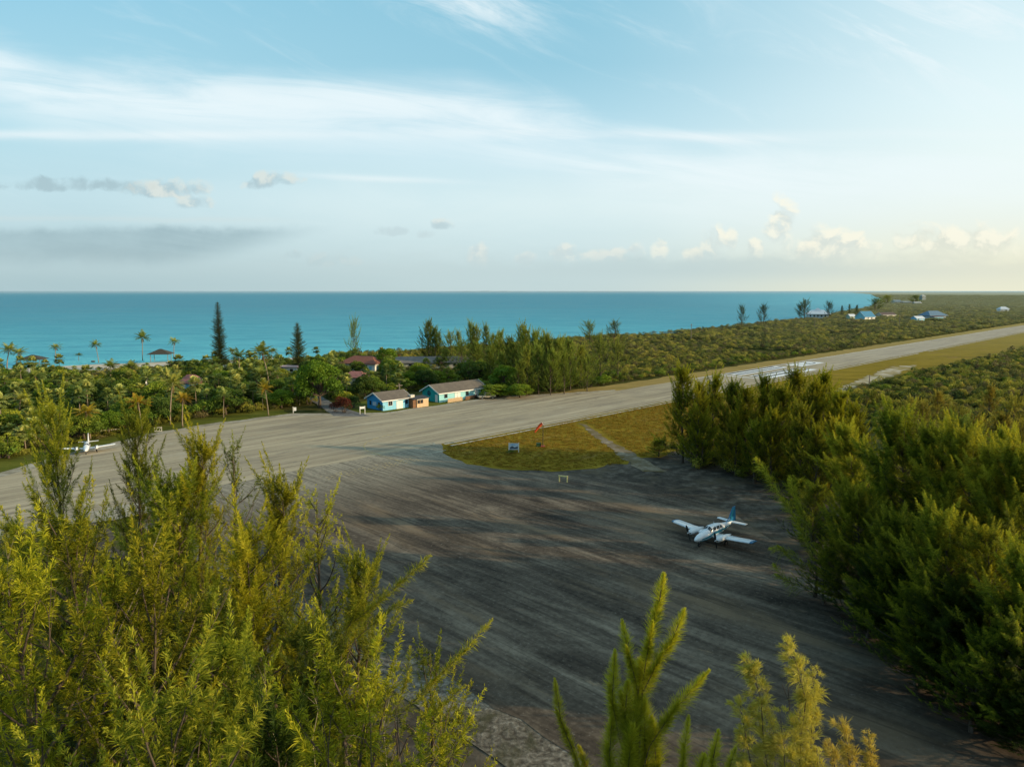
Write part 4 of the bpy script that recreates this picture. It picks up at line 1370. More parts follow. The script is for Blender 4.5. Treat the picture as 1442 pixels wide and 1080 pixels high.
# ---------------------------------------------------------------- treetops right below the camera, plume by plume
def treetop(name, label, d, paths, per_m, nw, mat, seed, stem_uv, tuft=1, droop=0.1, wind=(-0.05, 0, 0), twigs=()):
    rng = np.random.default_rng(seed)
    mb = MB()
    base_top = at_dist(stem_uv[0], stem_uv[1], d)
    gx, gy = base_top.x, base_top.y
    tz = base_top.z
    mb.tube([(gx, gy, 0), (gx + 0.1, gy, tz * 0.5), (gx, gy, tz)], [0.22, 0.16, 0.05], 8)
    Pl = []
    for path, rpx, tint in paths:
        pp = [at_dist(u, v, d + rng.uniform(-0.25, 0.25)) for u, v in path]
        sc = d * CP / F
        mb.tube([base_top - Vector((0, 0, 1.2)), (base_top + pp[0]) / 2 - Vector((0, 0, 0.2))] + pp, [0.040, 0.028] + [0.013] * (len(pp) - 1) + [0.004], 5, False)
        for i, (p, q) in enumerate(zip(pp[:-1], pp[1:])):
            dv = q - p
            last = i == len(pp) - 2
            Pl.append([*p, *dv.normalized(), dv.length * (1.06 if not last else 1.0), 1.12 * rpx * sc * (1.0 if last else 1.06), tint + 0.22 + (0.10 if last else -0.02), 0.0])
            if not last:
                Pl.append([*(p + dv * 0.5), *dv.normalized(), dv.length * 0.9, 1.12 * rpx * sc * 0.9, tint + 0.22, 0.0])
    for path in twigs:
        pp = [at_dist(u, v, d + rng.uniform(-0.1, 0.1)) for u, v in path]
        mb.tube(pp, [0.014] + [0.009] * (len(pp) - 2) + [0.004], 4, False)
    t = thing(name, label, 'casuarina tree', (gx, gy, 0))
    a = obj('trunk', mb.mesh('casuarina_trunk', True), BARK, t)
    b = obj('crown', needle_mesh('casuarina_crown', Pl, per_m, nw, rng, wind, tuft, droop), FT[mat], t)
    for o in (a, b):
        o.location = (-gx, -gy, 0)
    return t


treetop('casuarina_tree', 'bright casuarina treetop with upright foxtail plumes at bottom centre', 15.0, [
    ([(905, 960), (915, 900), (928, 850), (935, 808)], 15, 0.20), ([(905, 975), (925, 935), (945, 905), (964, 858)], 15, 0.18), ([(897, 965), (886, 925), (876, 873)], 13, 0.16),
    ([(872, 1040), (862, 985), (866, 916)], 16, 0.16), ([(915, 1050), (945, 1005), (998, 944)], 16, 0.12), ([(880, 1120), (888, 1050), (898, 985), (903, 930)], 26, 0.14),
    ([(908, 1130), (908, 1060), (908, 985)], 28, 0.10), ([(865, 1130), (858, 1070), (862, 1010)], 20, 0.05), ([(920, 1140), (925, 1080), (918, 1010)], 22, 0.04), ([(895, 1100), (880, 1010), (884, 960)], 20, 0.10)],
    900, 0.0078, 'cas_bright', 31, (897, 1090), droop=0.05)
treetop('casuarina_tree', 'single curved foxtail plume left of the bright bottom-centre treetop', 15.5, [
    ([(830, 1130), (808, 1060), (790, 1015), (781, 955)], 11, 0.08), ([(850, 1140), (828, 1085), (815, 1050)], 12, 0.02)], 700, 0.0085, 'cas_bright', 32, (835, 1140))
treetop('casuarina_tree', 'low pair of plumes between the bright treetop and the straw treetop', 14.5, [
    ([(960, 1130), (962, 1070), (970, 1008)], 13, 0.08), ([(1000, 1130), (1003, 1075), (1012, 1028)], 14, 0.10), ([(1015, 1140), (1025, 1090), (1036, 1052)], 13, 0.08), ([(975, 1140), (985, 1090), (992, 1062)], 16, 0.05)],
    800, 0.0078, 'cas_bright', 33, (990, 1150))
treetop('casuarina_tree', 'straw-gold tufted casuarina treetop with curled clusters at bottom right of centre', 14.0, [
    ([(1125, 1110), (1128, 1040), (1135, 985), (1120, 930), (1104, 898)], 23, 0.16), ([(1085, 1110), (1075, 1040), (1072, 985), (1060, 945), (1047, 922)], 23, 0.14),
    ([(1062, 1100), (1050, 1035), (1040, 980)], 23, 0.10), ([(1140, 1110), (1142, 1050), (1146, 985), (1143, 935)], 20, 0.14), ([(1108, 1120), (1104, 1060), (1098, 1000)], 27, 0.06),
    ([(1160, 1120), (1152, 1080), (1150, 1052)], 20, 0.08), ([(1060, 1130), (1052, 1090), (1046, 1065)], 19, 0.06)],
    900, 0.0095, 'cas_straw', 34, (1105, 1110), tuft=44, droop=0.55, wind=(-0.28, 0, 0.12), twigs=[[(1112, 1000), (1110, 970), (1107, 945)], [(1110, 985), (1104, 970), (1101, 962)]])
treetop('casuarina_tree', 'small straw-gold tufted treetop right of the curled one', 14.5, [
    ([(1205, 1130), (1195, 1070), (1190, 1035), (1180, 1008)], 19, 0.12), ([(1185, 1130), (1175, 1075), (1170, 1040)], 17, 0.08), ([(1235, 1130), (1226, 1070), (1222, 1026)], 15, 0.10), ([(1212, 1130), (1205, 1080)], 19, 0.06)],
    880, 0.0095, 'cas_straw', 35, (1205, 1150), tuft=44, droop=0.5, wind=(-0.25, 0, 0.12))
treetop('casuarina_tree', 'long plume leaning right across the apron from the left thicket', 30.0, [
    ([(480, 890), (530, 850), (570, 815), (606, 782)], 13, 0.06), ([(500, 900), (545, 862), (580, 845)], 13, 0.0), ([(470, 930), (505, 850), (520, 800)], 12, 0.05)], 150, 0.020, 'cas_green', 36, (480, 930), tuft=2)
treetop('casuarina_tree', 'lowest long plume leaning right above the gravel edge', 26.0, [
    ([(560, 1010), (620, 950), (655, 915), (693, 872)], 12, 0.06), ([(555, 1010), (572, 960), (578, 910)], 12, 0.0), ([(590, 1030), (630, 985), (655, 965)], 11, -0.04)], 150, 0.020, 'cas_green', 37, (560, 1030), tuft=2)
treetop('casuarina_tree', 'thin plume leaning left over the dirt beside the parked plane', 70.0, [
    ([(1150, 790), (1125, 740), (1100, 700), (1080, 668), (1064, 645)], 13, 0.08), ([(1145, 760), (1120, 700), (1112, 670)], 13, 0.0), ([(1130, 790), (1105, 775), (1085, 772)], 12, -0.06), ([(1135, 830), (1105, 815), (1090, 795)], 14, -0.08)], 60, 0.034, 'cas_green', 38, (1150, 800))

# bare pale twigs standing out of the left thicket
def twig(label, d, path, rad=0.016, seed=0):
    rng = random.Random(seed)
    pp = [at_dist(u, v, d) for u, v in path]
    mb = MB()
    mb.tube(pp, [rad * (1 - 0.8 * i / (len(pp) - 1)) for i in range(len(pp))], 5, False)
    for i in range(1, len(pp) - 1):
        for _ in range(2):
            o = pp[i] + (pp[i + 1] - pp[i]) * rng.random()
            dv = (pp[i + 1] - pp[i]).normalized() + Vector((rng.uniform(-.7, .7), rng.uniform(-.7, .7), rng.uniform(-.1, .4)))
            q = [o]
            for k in range(4):
                dv = dv + Vector((rng.uniform(-.2, .2), rng.uniform(-.2, .2), rng.uniform(-.1, .2)))
                q.append(q[-1] + dv.normalized() * rng.uniform(0.15, 0.30))
            mb.tube(q, [rad * 0.45, rad * 0.36, rad * 0.28, rad * 0.2, rad * 0.12], 4, False)
    g = Vector((pp[0].x + 0.3, pp[0].y + 0.8, 0))
    mb.tube([g, (g + pp[0]) / 2 + Vector((0.1, 0.2, 0)), pp[0]], [0.06, 0.035, rad], 5, False)
    tag(mb.build('dead_sapling', BARK_PALE, None, True), label, 'dead sapling')


twig('long pale leaning bare stem across the left thicket', 23.5, [(130, 1000), (150, 925), (185, 850), (212, 790), (217, 765)], 0.026, 1)
twig('thin pale forked bare stem near the far left edge', 21, [(26, 890), (14, 850), (10, 810), (12, 780)], 0.014, 2)
twig('bare twig standing among the shaded bottom plumes', 24, [(395, 1060), (380, 1020), (376, 985), (374, 960)], 0.013, 3)
twig('bare crooked twig above the small golden treetop', 23, [(440, 1040), (448, 1000), (440, 970), (450, 930)], 0.013, 4)
twig('bare twig at the bottom beside the gravel edge', 22, [(540, 1020), (548, 985), (556, 960)], 0.012, 5)
# ------------------------------------------------------------------ palms and named trees of the grove
COCO = [coconut(41, 9, 0.10, 22, 3.1, 3), coconut(42, 9, 0.16, 20, 2.9, 4), coconut(43, 9, 0.06, 22, 3.3, 2)]
THA = [thatch(51, 4.6, 30, 1.05), thatch(52, 4.2, 34, 1.15), thatch(53, 5.0, 26, 1.0)]
BRO = [broadleaf(61, 7, 3.6), broadleaf(62, 7, 4.2, nclump=20), broadleaf(63, 7, 3.0, nclump=12), broadleaf(64, 7, 3.8, nclump=18)]
SHR = [shrub(71, 2.6, 2.2), shrub(72, 2.2, 2.4, nclump=9), shrub(73, 3.0, 2.0, nclump=6)]


def palm_at(u0, v0, vtop, label, kind=0, mat='palm', dead='dead', name='coconut_palm', cat='palm tree', crown=1.0, group=None, rz=None):
    x, y, _ = at(u0, v0)
    top = at_dist(u0, vtop, y).z
    h = max(2.2, top - 1.2)
    s = h / 9.0
    w = crown
    return plant(name, label, cat, COCO[kind], (BARK_PALM, FT[mat], FT[dead]), (x, y, 0), rs.uniform(0, 6.28) if rz is None else rz, (w, w, s), group)


palm_at(240, 598, 532, 'tallest coconut palm of the grove with bare curved trunk at the runway edge', 0, 'palm', crown=1.15)
palm_at(257, 601, 553, 'coconut palm leaning right of the tallest palm at the runway edge', 1, 'palm_gold', crown=1.0)
palm_at(127, 618, 570, 'golden-fronded palm directly behind the small white plane', 1, 'palm_gold', crown=1.15)
palm_at(200, 607, 560, 'golden-fronded palm with bent trunk left of the white frame', 0, 'palm_gold', crown=1.1)
palm_at(418, 568, 532, 'drooping coconut palm at the left side of the narrow road', 2, 'palm', crown=1.25)
palm_at(380, 552, 490, 'big coconut palm hung with dry brown fronds', 1, 'palm', crown=1.5)
palm_at(338, 540, 498, 'dark coconut palm right of the tall column pine', 2, 'palm', crown=1.2)
palm_at(78, 512, 485, 'beach palm leaning against the sea, left of the bare sand', 1, 'palm', crown=1.15)
palm_at(139, 511, 482, 'slim beach palm standing on the open sand', 0, 'palm', crown=1.0)
palm_at(201, 508, 472, 'tallest beach palm, just left of the right-hand beach shelter', 2, 'palm', crown=1.25)
palm_at(245, 506, 478, 'bright beach palm right of the right-hand beach shelter', 1, 'palm', crown=1.15)
palm_at(111, 508, 496, 'tiny beach palm between the sand and the leaning beach palm', 2, 'palm', crown=0.7)
palm_at(10, 524, 488, 'bushy coconut palm at the far left edge of the shore', 0, 'palm', crown=1.5)
palm_at(23, 524, 492, 'bushy coconut palm left of the left-hand beach shelter', 1, 'palm', crown=1.4)
palm_at(315, 588, 550, 'thin palm with a tuft of stiff leaves at the runway edge left of the road', 2, 'thatch', crown=0.62)
palm_at(378, 585, 540, 'ragged palm leaning over the runway edge near the road', 0, 'palm_gold', crown=0.9)
palm_at(28, 600, 556, 'coconut palm behind the small plane at the left edge', 2, 'palm', crown=1.2)


def broad_at(u0, v0, vtop, label, wpx, kind=0, mat='broad_mid', name='broadleaf_tree', group=None):
    x, y, _ = at(u0, v0)
    top = at_dist(u0, vtop, y).z
    pxm = F / (y * CP + H * SP)
    r = wpx / pxm / 2
    rr = [3.6, 4.2, 3.0, 3.8][kind]
    return plant(name, label, 'tree', BRO[kind], (BARK, FT[mat]), (x, y, 0), rs.uniform(0, 6.28), (r / rr, r / rr, max(2, top) / 7.0), group)


broad_at(450, 574, 506, 'big bright yellow-green tree at the bend of the narrow road', 62, 1, 'broad_bright')
broad_at(432, 568, 522, 'leafy tree against the left side of the big bright tree', 34, 0, 'broad_mid')
broad_at(547, 522, 488, 'bright rounded tree at the right end of the red-roofed house', 30, 0, 'broad_bright')
broad_at(545, 530, 503, 'dark rounded tree in front of the red-roofed house', 24, 2, 'broad_dark')
broad_at(621, 522, 500, 'very dark rounded tree in front of the grey roof', 26, 2, 'broad_dark')
broad_at(503, 530, 508, 'olive tree before the middle of the red-roofed house', 26, 3, 'broad_mid')
broad_at(514, 560, 528, 'near-black tree behind the blue hut', 34, 3, 'broad_dark')
broad_at(712, 552, 514, 'bright green tree beside the teal hut', 44, 3, 'broad_bright')
broad_at(695, 560, 540, 'low bright bush-like tree behind the parked truck', 44, 0, 'broad_bright')
broad_at(732, 560, 540, 'low bright green tree right of the parked truck', 40, 1, 'broad_bright')
broad_at(225, 580, 535, 'broad dark tree behind the tallest palm', 44, 1, 'broad_mid')
broad_at(12, 645, 612, 'round pale green tree at the left edge of the runway', 34, 2, 'broad_mid')
broad_at(330, 545, 520, 'olive tree below the column pine', 44, 1, 'broad_mid')
tr = shrub(81, 2.2, 2.0, nclump=9, size=0.22)
for (u, v, vt, wpx, mat, lab) in [(485, 581, 559, 30, 'red_bush', 'red flowering bush left of the white notice posts'), (472, 580, 566, 18, 'red_bush', 'smaller reddish bush on the road side of the red flowering bush'),
                                  (536, 578, 569, 14, 'broad_mid', 'small green bush at the left gable of the blue hut'), (498, 574, 556, 26, 'broad_dark', 'dark green shrub behind the red flowering bush'),
                                  (560, 508, 499, 10, 'red_bush', 'small dark red tree in the grove right of the red-roofed house')]:
    x, y, _ = at(u, v)
    pxm = F / (y * CP + H * SP)
    plant('flowering_bush' if mat == 'red_bush' else 'shrub', lab, 'bush', tr, (BARK, FT[mat]), (x, y, 0), rs.uniform(0, 6), (wpx / pxm / 4.0, wpx / pxm / 4.0, max(1.0, at_dist(u, vt, y).z) / 2.2), parts=('stem', 'foliage'))

for u, v, vt, wpx, lab in [(311, 524, 425, 17, 'tall dark column-shaped pine standing against the sea'), (421, 524, 454, 17, 'shorter column-shaped pine right of the tall one')]:
    x, y, _ = at(u, v)
    h = at_dist(u, vt, y).z
    r = wpx / (F / (y * CP + H * SP)) / 2
    plant('norfolk_pine', lab, 'pine tree', norfolk(90 + u, h, r * 1.75, 50 if u < 400 else 36), (BARK, FT['norfolk']), (x, y, 0), 0.4)

# random planting of the grove ------------------------------------
KEEP = []      # circles kept clear: x, y, r


def clear_px(u, v, r):
    x, y, _ = at(u, v)
    KEEP.append((x, y, r))


HOUSES = dict(red=(510, 522), small=(270, 549), pink=(408, 526), grey=(612, 517), annex=(503, 536))
for k_, (u, v) in HOUSES.items():
    clear_px(u, v, dict(red=10.5, small=5.5, pink=6, grey=17, annex=5)[k_])
clear_px(208, 560, 3)
def near_road(x, y):
    for (u, v) in [(425, 548), (433, 553), (440, 559), (448, 564), (458, 570), (470, 577), (485, 582)]:
        px, py, _ = at(u, v)
        if (px - x) ** 2 + (py - y) ** 2 < 22:
            return True
    return False


rg = random.Random(77)
placed = []


def grove_edge(s):
    return float(np.interp(s, [-60, 10, 18, 30, 45, 56, 71, 79, 82, 88, 92, 122, 124, 140, 160, 400], [-132, -131, -131, -136, -143, -147, -147, -148, -147, -149, -147.5, -147.5, -134, -128, -124, -123])) - 1.5


def ok(x, y, dmin):
    for (cx, cy, r) in KEEP:
        if (cx - x) ** 2 + (cy - y) ** 2 < r * r:
            return False
    if near_road(x, y):
        return False
    for (px, py, r) in placed:
        if (px - x) ** 2 + (py - y) ** 2 < ((r + dmin) / 2) ** 2:
            return False
    # sight lines the photo keeps open in front of roofs
    u = 721 + F * x / (y * CP + H * SP)
    for (ua, ub, y0, y1) in SIGHT:
        if ua < u < ub and y0 < y < y1:
            return False
    return True


SIGHT = [(484, 540, 225, 300), (255, 284, 188, 235), (398, 420, 215, 290), (560, 655, 245, 330), (490, 514, 205, 262), (112, 232, 285, 360), (25, 65, 290, 360), (205, 250, 285, 360)]
n_obj = 0
GROUPS = {'thatch': ('thatch palm in the grove between the runway and the beach', 'thatch palms in the grove'),
          'coco': ('coconut palm inside the grove between the runway and the beach', 'coconut palms inside the grove'),
          'broad': ('broadleaf tree in the grove between the runway and the beach', 'broadleaf trees in the grove'),
          'shrub': ('shrub under the trees of the grove', 'shrubs in the grove')}
tries = 0
while n_obj < 680 and tries < 30000:
    tries += 1
    s = rg.uniform(-45, 152)
    front = grove_edge(s)
    back = shore_o(s * K) / K + (34 if s < 148 else 14)
    if back > front - 2:
        continue
    q = rg.random() ** 1.25
    o = front + (back - front) * q
    x, y, _ = W(s, o)
    if not (-0.80 < x / y < 0.2) or s > 122 and o > -150:
        continue
    kind = rg.choices(['thatch', 'coco', 'broad', 'shrub'], [0.30, 0.05, 0.40, 0.25] if q < 0.6 else [0.14, 0.04, 0.36, 0.46])[0]
    dm = dict(thatch=2.7, coco=4.6, broad=5.4, shrub=2.7)[kind]
    if not ok(x, y, dm):
        continue
    placed.append((x, y, dm))
    n_obj += 1
    rz = rg.uniform(0, 6.28)
    lab, grp = GROUPS[kind]
    uu = 721 + F * x / (y * CP + H * SP)
    near_sand = 0.55 if 100 < uu < 240 and y > 235 else 1.0
    if kind == 'thatch':
        i = rg.randrange(3)
        sc = rg.uniform(0.75, 1.3) * near_sand
        plant('thatch_palm', lab, 'palm tree', THA[i], (BARK_PALM, FT['thatch']), (x, y, 0), rz, (sc, sc, sc * rg.uniform(0.8, 1.15)), grp)
    elif kind == 'coco':
        i = rg.randrange(3)
        sc = rg.uniform(0.55, 0.8)
        plant('coconut_palm', lab, 'palm tree', COCO[i], (BARK_PALM, FT['palm'], FT['dead']), (x, y, 0), rz, (1.1, 1.1, sc), grp)
    elif kind == 'broad':
        i = rg.randrange(4)
        sc = rg.uniform(0.75, 1.2) * (1.0 if q < 0.5 else 0.62) * near_sand
        plant('broadleaf_tree', lab, 'tree', BRO[i], (BARK, FT[rg.choice(['broad_dark', 'broad_mid', 'broad_mid', 'broad_dark', 'broad_mid', 'broad_bright'])]), (x, y, 0), rz, (sc, sc, sc * rg.uniform(0.75, 1.0)), grp)
    else:
        i = rg.randrange(3)
        sc = rg.uniform(0.95, 1.65) * near_sand
        plant('shrub', lab, 'bush', SHR[i], (BARK, FT[rg.choice(['broad_mid', 'broad_mid', 'scrub_near'])]), (x, y, 0), rz, sc, grp, parts=('stem', 'foliage'))

# individual bushes along the near edges of the open scrub ----------
nb = 0
tries = 0
while nb < 240 and tries < 20000:
    tries += 1
    if rg.random() < 0.45:
        s = rg.uniform(126, 300)
        o = -122.5 - abs(rg.gauss(0, 5))
        lab, grp = 'low green bush along the inland edge of the coastal scrub beside the runway', 'bushes along the coastal scrub edge'
    else:
        s = rg.uniform(96, 330)
        o = float(np.interp(s, [90, 112, 150, 203, 250, 400], [-58, -62, -66, -69, -67, -63])) + abs(rg.gauss(0, 9))
        lab, grp = 'low green bush at the edge of the right-hand scrub beside the grass field', 'bushes along the right-hand scrub edge'
    x, y, _ = W(s, o)
    if abs(x / y) > 0.8 or not ok(x, y, 3.0):
        continue
    placed.append((x, y, 3.0))
    nb += 1
    sc = rg.uniform(0.55, 1.05)
    plant('scrub_bush', lab, 'bush', SHR[rg.randrange(3)], (BARK, FT['scrub_near']), (x, y, 0), rg.uniform(0, 6), (sc, sc, sc * 0.85), grp, parts=('stem', 'foliage'))

nb = 0
tries = 0
while nb < 60 and tries < 4000:
    tries += 1
    s = rg.uniform(121.5, 175)
    o = float(np.interp(s, [121, 135, 150, 175], [-128, -124, -122, -122])) - abs(rg.gauss(0, 7))
    x, y, _ = W(s, o)
    if not ok(x, y, 2.2):
        continue
    placed.append((x, y, 2.2))
    nb += 1
    sc = rg.uniform(0.8, 1.5)
    plant('shrub', 'bright green bush in the thicket at the foot of the feathery casuarina grove', 'bush', SHR[rg.randrange(3)], (BARK, FT[rg.choice(['scrub_near', 'broad_bright', 'broad_mid'])]), (x, y, 0), rg.uniform(0, 6), sc, 'bushes at the foot of the casuarina grove', parts=('stem', 'foliage'))

# ------------------------------------------------------------------ scrub that nobody could count
PARTS = bpy.data.collections.new('scrub_clumps')


def clump_proto(i, mat, h, r, per, size, ncl):
    _, me = shrub(100 + i, h, r, per, size, ncl, stems=False)
    o = bpy.data.objects.new('scrub_clump', me)
    me.materials.append(mat)
    PARTS.objects.link(o)


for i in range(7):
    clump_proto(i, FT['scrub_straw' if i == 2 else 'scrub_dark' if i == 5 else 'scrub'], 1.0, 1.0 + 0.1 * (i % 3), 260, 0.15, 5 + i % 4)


def scatter(name, pts, rz, sc, label, cat='scrub'):
    me = bpy.data.meshes.new(name)
    n = len(pts)
    me.vertices.add(n)
    me.vertices.foreach_set('co', np.asarray(pts, np.float32).ravel())
    a1 = me.attributes.new('turn', 'FLOAT_VECTOR', 'POINT')
    a1.data.foreach_set('vector', np.stack([np.zeros(n), np.zeros(n), rz], 1).astype(np.float32).ravel())
    a2 = me.attributes.new('size', 'FLOAT_VECTOR', 'POINT')
    a2.data.foreach_set('vector', np.asarray(sc, np.float32).ravel())
    a3 = me.attributes.new('pick', 'INT', 'POINT')
    a3.data.foreach_set('value', np.random.default_rng(3).integers(0, 7, n).astype(np.int32))
    o = obj(name, me)
    o['kind'] = 'stuff'
    o['label'] = label
    o['category'] = cat
    ng = bpy.data.node_groups.new(name, 'GeometryNodeTree')
    ng.interface.new_socket('Geometry', in_out='INPUT', socket_type='NodeSocketGeometry')
    ng.interface.new_socket('Geometry', in_out='OUTPUT', socket_type='NodeSocketGeometry')
    N = ng.nodes
    gi, go = N.new('NodeGroupInput'), N.new('NodeGroupOutput')
    ip = N.new('GeometryNodeInstanceOnPoints')
    ci = N.new('GeometryNodeCollectionInfo')
    ci.inputs['Collection'].default_value = PARTS
    ci.inputs['Separate Children'].default_value = True
    ci.inputs['Reset Children'].default_value = True
    def attr(nm, typ):
        q = N.new('GeometryNodeInputNamedAttribute')
        q.data_type = typ
        q.inputs['Name'].default_value = nm
        return q.outputs['Attribute']
    L = ng.links.new
    L(gi.outputs[0], ip.inputs['Points'])
    L(ci.outputs[0], ip.inputs['Instance'])
    ip.inputs['Pick Instance'].default_value = True
    L(attr('pick', 'INT'), ip.inputs['Instance Index'])
    e2r = N.new('FunctionNodeEulerToRotation')
    L(attr('turn', 'FLOAT_VECTOR'), e2r.inputs[0])
    L(e2r.outputs[0], ip.inputs['Rotation'])
    L(attr('size', 'FLOAT_VECTOR'), ip.inputs['Scale'])
    L(ip.outputs[0], go.inputs[0])
    md = o.modifiers.new('scatter', 'NODES')
    md.node_group = ng
    return o


g_ = np.random.default_rng(11)
rings = []
d = 60.0
while d < 6500:
    sp_ = max(1.7, 0.0052 * d)
    step = d * 0.08
    n = int(1.5 * d * step / sp_ ** 2)
    az = g_.uniform(-0.75, 0.75, n)
    dd_ = d + g_.random(n) * step
    rings.append(np.stack([np.sin(az) * dd_, np.cos(az) * dd_, np.full(n, sp_)], 1))
    d += step
A = np.concatenate(rings)
s_, o_ = (A[:, 0] + A[:, 1]) * Q, (A[:, 0] - A[:, 1]) * Q          # metres
shore_ = np.interp(s_, [p[0] for p in SHORE], [p[1] for p in SHORE])
front_ = np.interp(s_ / K, [-60, 10, 18, 30, 45, 56, 71, 79, 82, 88, 92, 122, 124, 140, 160, 400], [-132, -131, -131, -136, -143, -147, -147, -148, -147, -149, -147.5, -147.5, -134, -128, -122.5, -122]) * K - 1.5
beach_w = np.where(s_ < 178, 46, 7)
coast = (o_ > shore_ + beach_w) & (o_ < front_)
right = (o_ > np.interp(s_ / K, [70, 88, 97, 112, 150, 203, 250, 400, 3000], [-44, -52, -58, -62.5, -66, -70, -68, -64.5, -64]) * K + 1.0) & (s_ > 92 * K)
keep_r = np.ones(len(A), bool)
for (cx, cy, r) in KEEP:
    keep_r &= (A[:, 0] - cx) ** 2 + (A[:, 1] - cy) ** 2 > (r * 0.9) ** 2
roadpts = [at(u, v) for (u, v) in [(425, 548), (433, 553), (440, 559), (448, 564), (458, 570), (470, 577), (485, 582)]]
for p in roadpts:
    keep_r &= (A[:, 0] - p[0]) ** 2 + (A[:, 1] - p[1]) ** 2 > 20
# far clearings that hold the houses
FARH = dict(white=(1150, 448), blue=(1218, 450.5), brown=(1247, 446), big=(1306, 452.5), small=(1198, 449), tank=(1412, 438.5), cottage=(1262, 427), barn=(1288, 427), tower=(1299, 423))
for k_, (u, v) in FARH.items():
    x, y, _ = at(u, v)
    keep_r &= ~((np.abs(A[:, 0] - x * A[:, 1] / y) < 9 + y * 0.004) & (A[:, 1] > y - 22 - 0.012 * y) & (A[:, 1] < y + 12))
thin = g_.random(len(A))
gap = np.sin(A[:, 0] * 0.05 + np.sin(A[:, 1] * 0.031) * 2) * np.sin(A[:, 1] * 0.043 + 1.3)
gaps = gap < 0.70
for nm, mk, lab in (('coastal_scrub', coast & keep_r & gaps, 'dense low green scrub between the runway and the sea'), ('inland_scrub', right & keep_r & gaps, 'low rolling scrub to the right of the grass field')):
    B = A[mk]
    n = len(B)
    w = B[:, 2] * g_.uniform(0.42, 1.05, n)
    dist = np.hypot(B[:, 0], B[:, 1])
    hh = np.clip(w * 1.35, 0.9, 2.6) * g_.uniform(0.55, 1.25, n)
    nz_ = np.sin(B[:, 0] * 0.11 + 2 * np.sin(B[:, 1] * 0.05)) * np.sin(B[:, 1] * 0.09 + 1.5 * np.sin(B[:, 0] * 0.06))
    hh *= 1.0 + 0.45 * nz_ * np.clip(200 / dist, 0.4, 1)
    big = g_.random(n) < 0.05
    hh = np.where(big, hh * 1.5, hh)
    if nm == 'coastal_scrub':
        # a raised leafy hedge along the coast
        hh *= 0.85
        hh = np.where(s_[mk] < 122 * K, hh * 0.95, hh)
    pts = np.stack([B[:, 0], B[:, 1], np.full(n, -0.2)], 1)
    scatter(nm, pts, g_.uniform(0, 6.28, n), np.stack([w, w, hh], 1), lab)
    print('SCRUB', nm, n)
# tufts of rough grass on the field and verge
cl2 = bpy.data.collections.new('grass_tufts')
def tuft_mesh(seed):
    rng = np.random.default_rng(seed)
    n = 46
    b = np.concatenate([rng.normal(size=(n, 2)) * 0.22, np.zeros((n, 1))], 1)
    d = unit(np.concatenate([rng.normal(size=(n, 2)) * 0.45, np.ones((n, 1))], 1))
    ln = rng.uniform(0.10, 0.30, n)[:, None]
    sd = perp(d, rng) * 0.016
    V = np.stack([b - sd, b + sd, b + d * ln + sd * 0.2, b + d * ln - sd * 0.2], 1)
    S = np.repeat(rng.uniform(0.2, 0.9, n), 4)
    return fast_mesh('grass_tuft', V.reshape(-1, 3), 4, S)
old = PARTS
PARTS = cl2
for i in range(7):
    me = tuft_mesh(200 + i)
    me.materials.append(FT['weed'])
    PARTS.objects.link(bpy.data.objects.new('grass_tuft', me))
n = 9000
ss = g_.uniform(70, 150, n)
oo = g_.uniform(-92, -64, n)
edge = np.interp(oo, [-92, -88, -80, -73, -68, -64.5], [76, 72, 70.5, 73, 76.5, 85])
mk = (ss > edge + 0.3)
ss, oo = ss[mk], oo[mk]
pts = np.stack([(ss + oo) * Q * K, (ss - oo) * Q * K, np.full(len(ss), -0.03)], 1)
tx, ty = at(818, 596), at(925, 667)
ax_ = np.array([tx[0], tx[1]]); bx_ = np.array([ty[0], ty[1]])
tt = np.clip(((pts[:, :2] - ax_) @ (bx_ - ax_)) / ((bx_ - ax_) @ (bx_ - ax_)), 0, 1)
dtr = np.linalg.norm(pts[:, :2] - (ax_ + tt[:, None] * (bx_ - ax_)), axis=1)
pts = pts[dtr > 1.7]
sz = g_.uniform(0.5, 1.3, len(pts))
scatter('grass', pts, g_.uniform(0, 6.28, len(pts)), np.stack([sz, sz, sz * 0.9], 1), 'rough mown grass on the field beside the apron', 'grass')
PARTS = old
# ------------------------------------------------------------------ buildings
def opening(parent, kind, c, w, h, axis, frame=WHITE, face=None, depth=0.05, panes=1):
    """window or door on a wall plane. c: centre in house space, axis: outward normal 'x-','y-','x+','y+'"""
    sgn = -1 if axis[1] == '-' else 1
    def slab(name, w_, h_, off, th, mat, par, dz=0.0, dx=0.0):
        mb = MB()
        if axis[0] == 'y':
            mb.box((c[0] + dx, c[1] + sgn * off, c[2] + dz), (w_, th, h_))
        else:
            mb.box((c[0] + sgn * off, c[1] + dx, c[2] + dz), (th, w_, h_))
        return mb.build(name, mat, par)
    if kind == 'window':
        f = slab('window', w + 0.16, h + 0.16, 0.02, 0.05, frame, parent)
        for k in range(panes):
            slab('pane', w / panes - 0.05, h, 0.05, 0.03, GLASS, f, 0, -w / 2 + (k + 0.5) * w / panes)
        return f
    dsl = slab('door', w, h, 0.03, 0.07, face or WHITE, parent)
    slab('handle', 0.08, 0.14, 0.085, 0.04, STEEL, dsl, -0.05, w * 0.36)
    return dsl


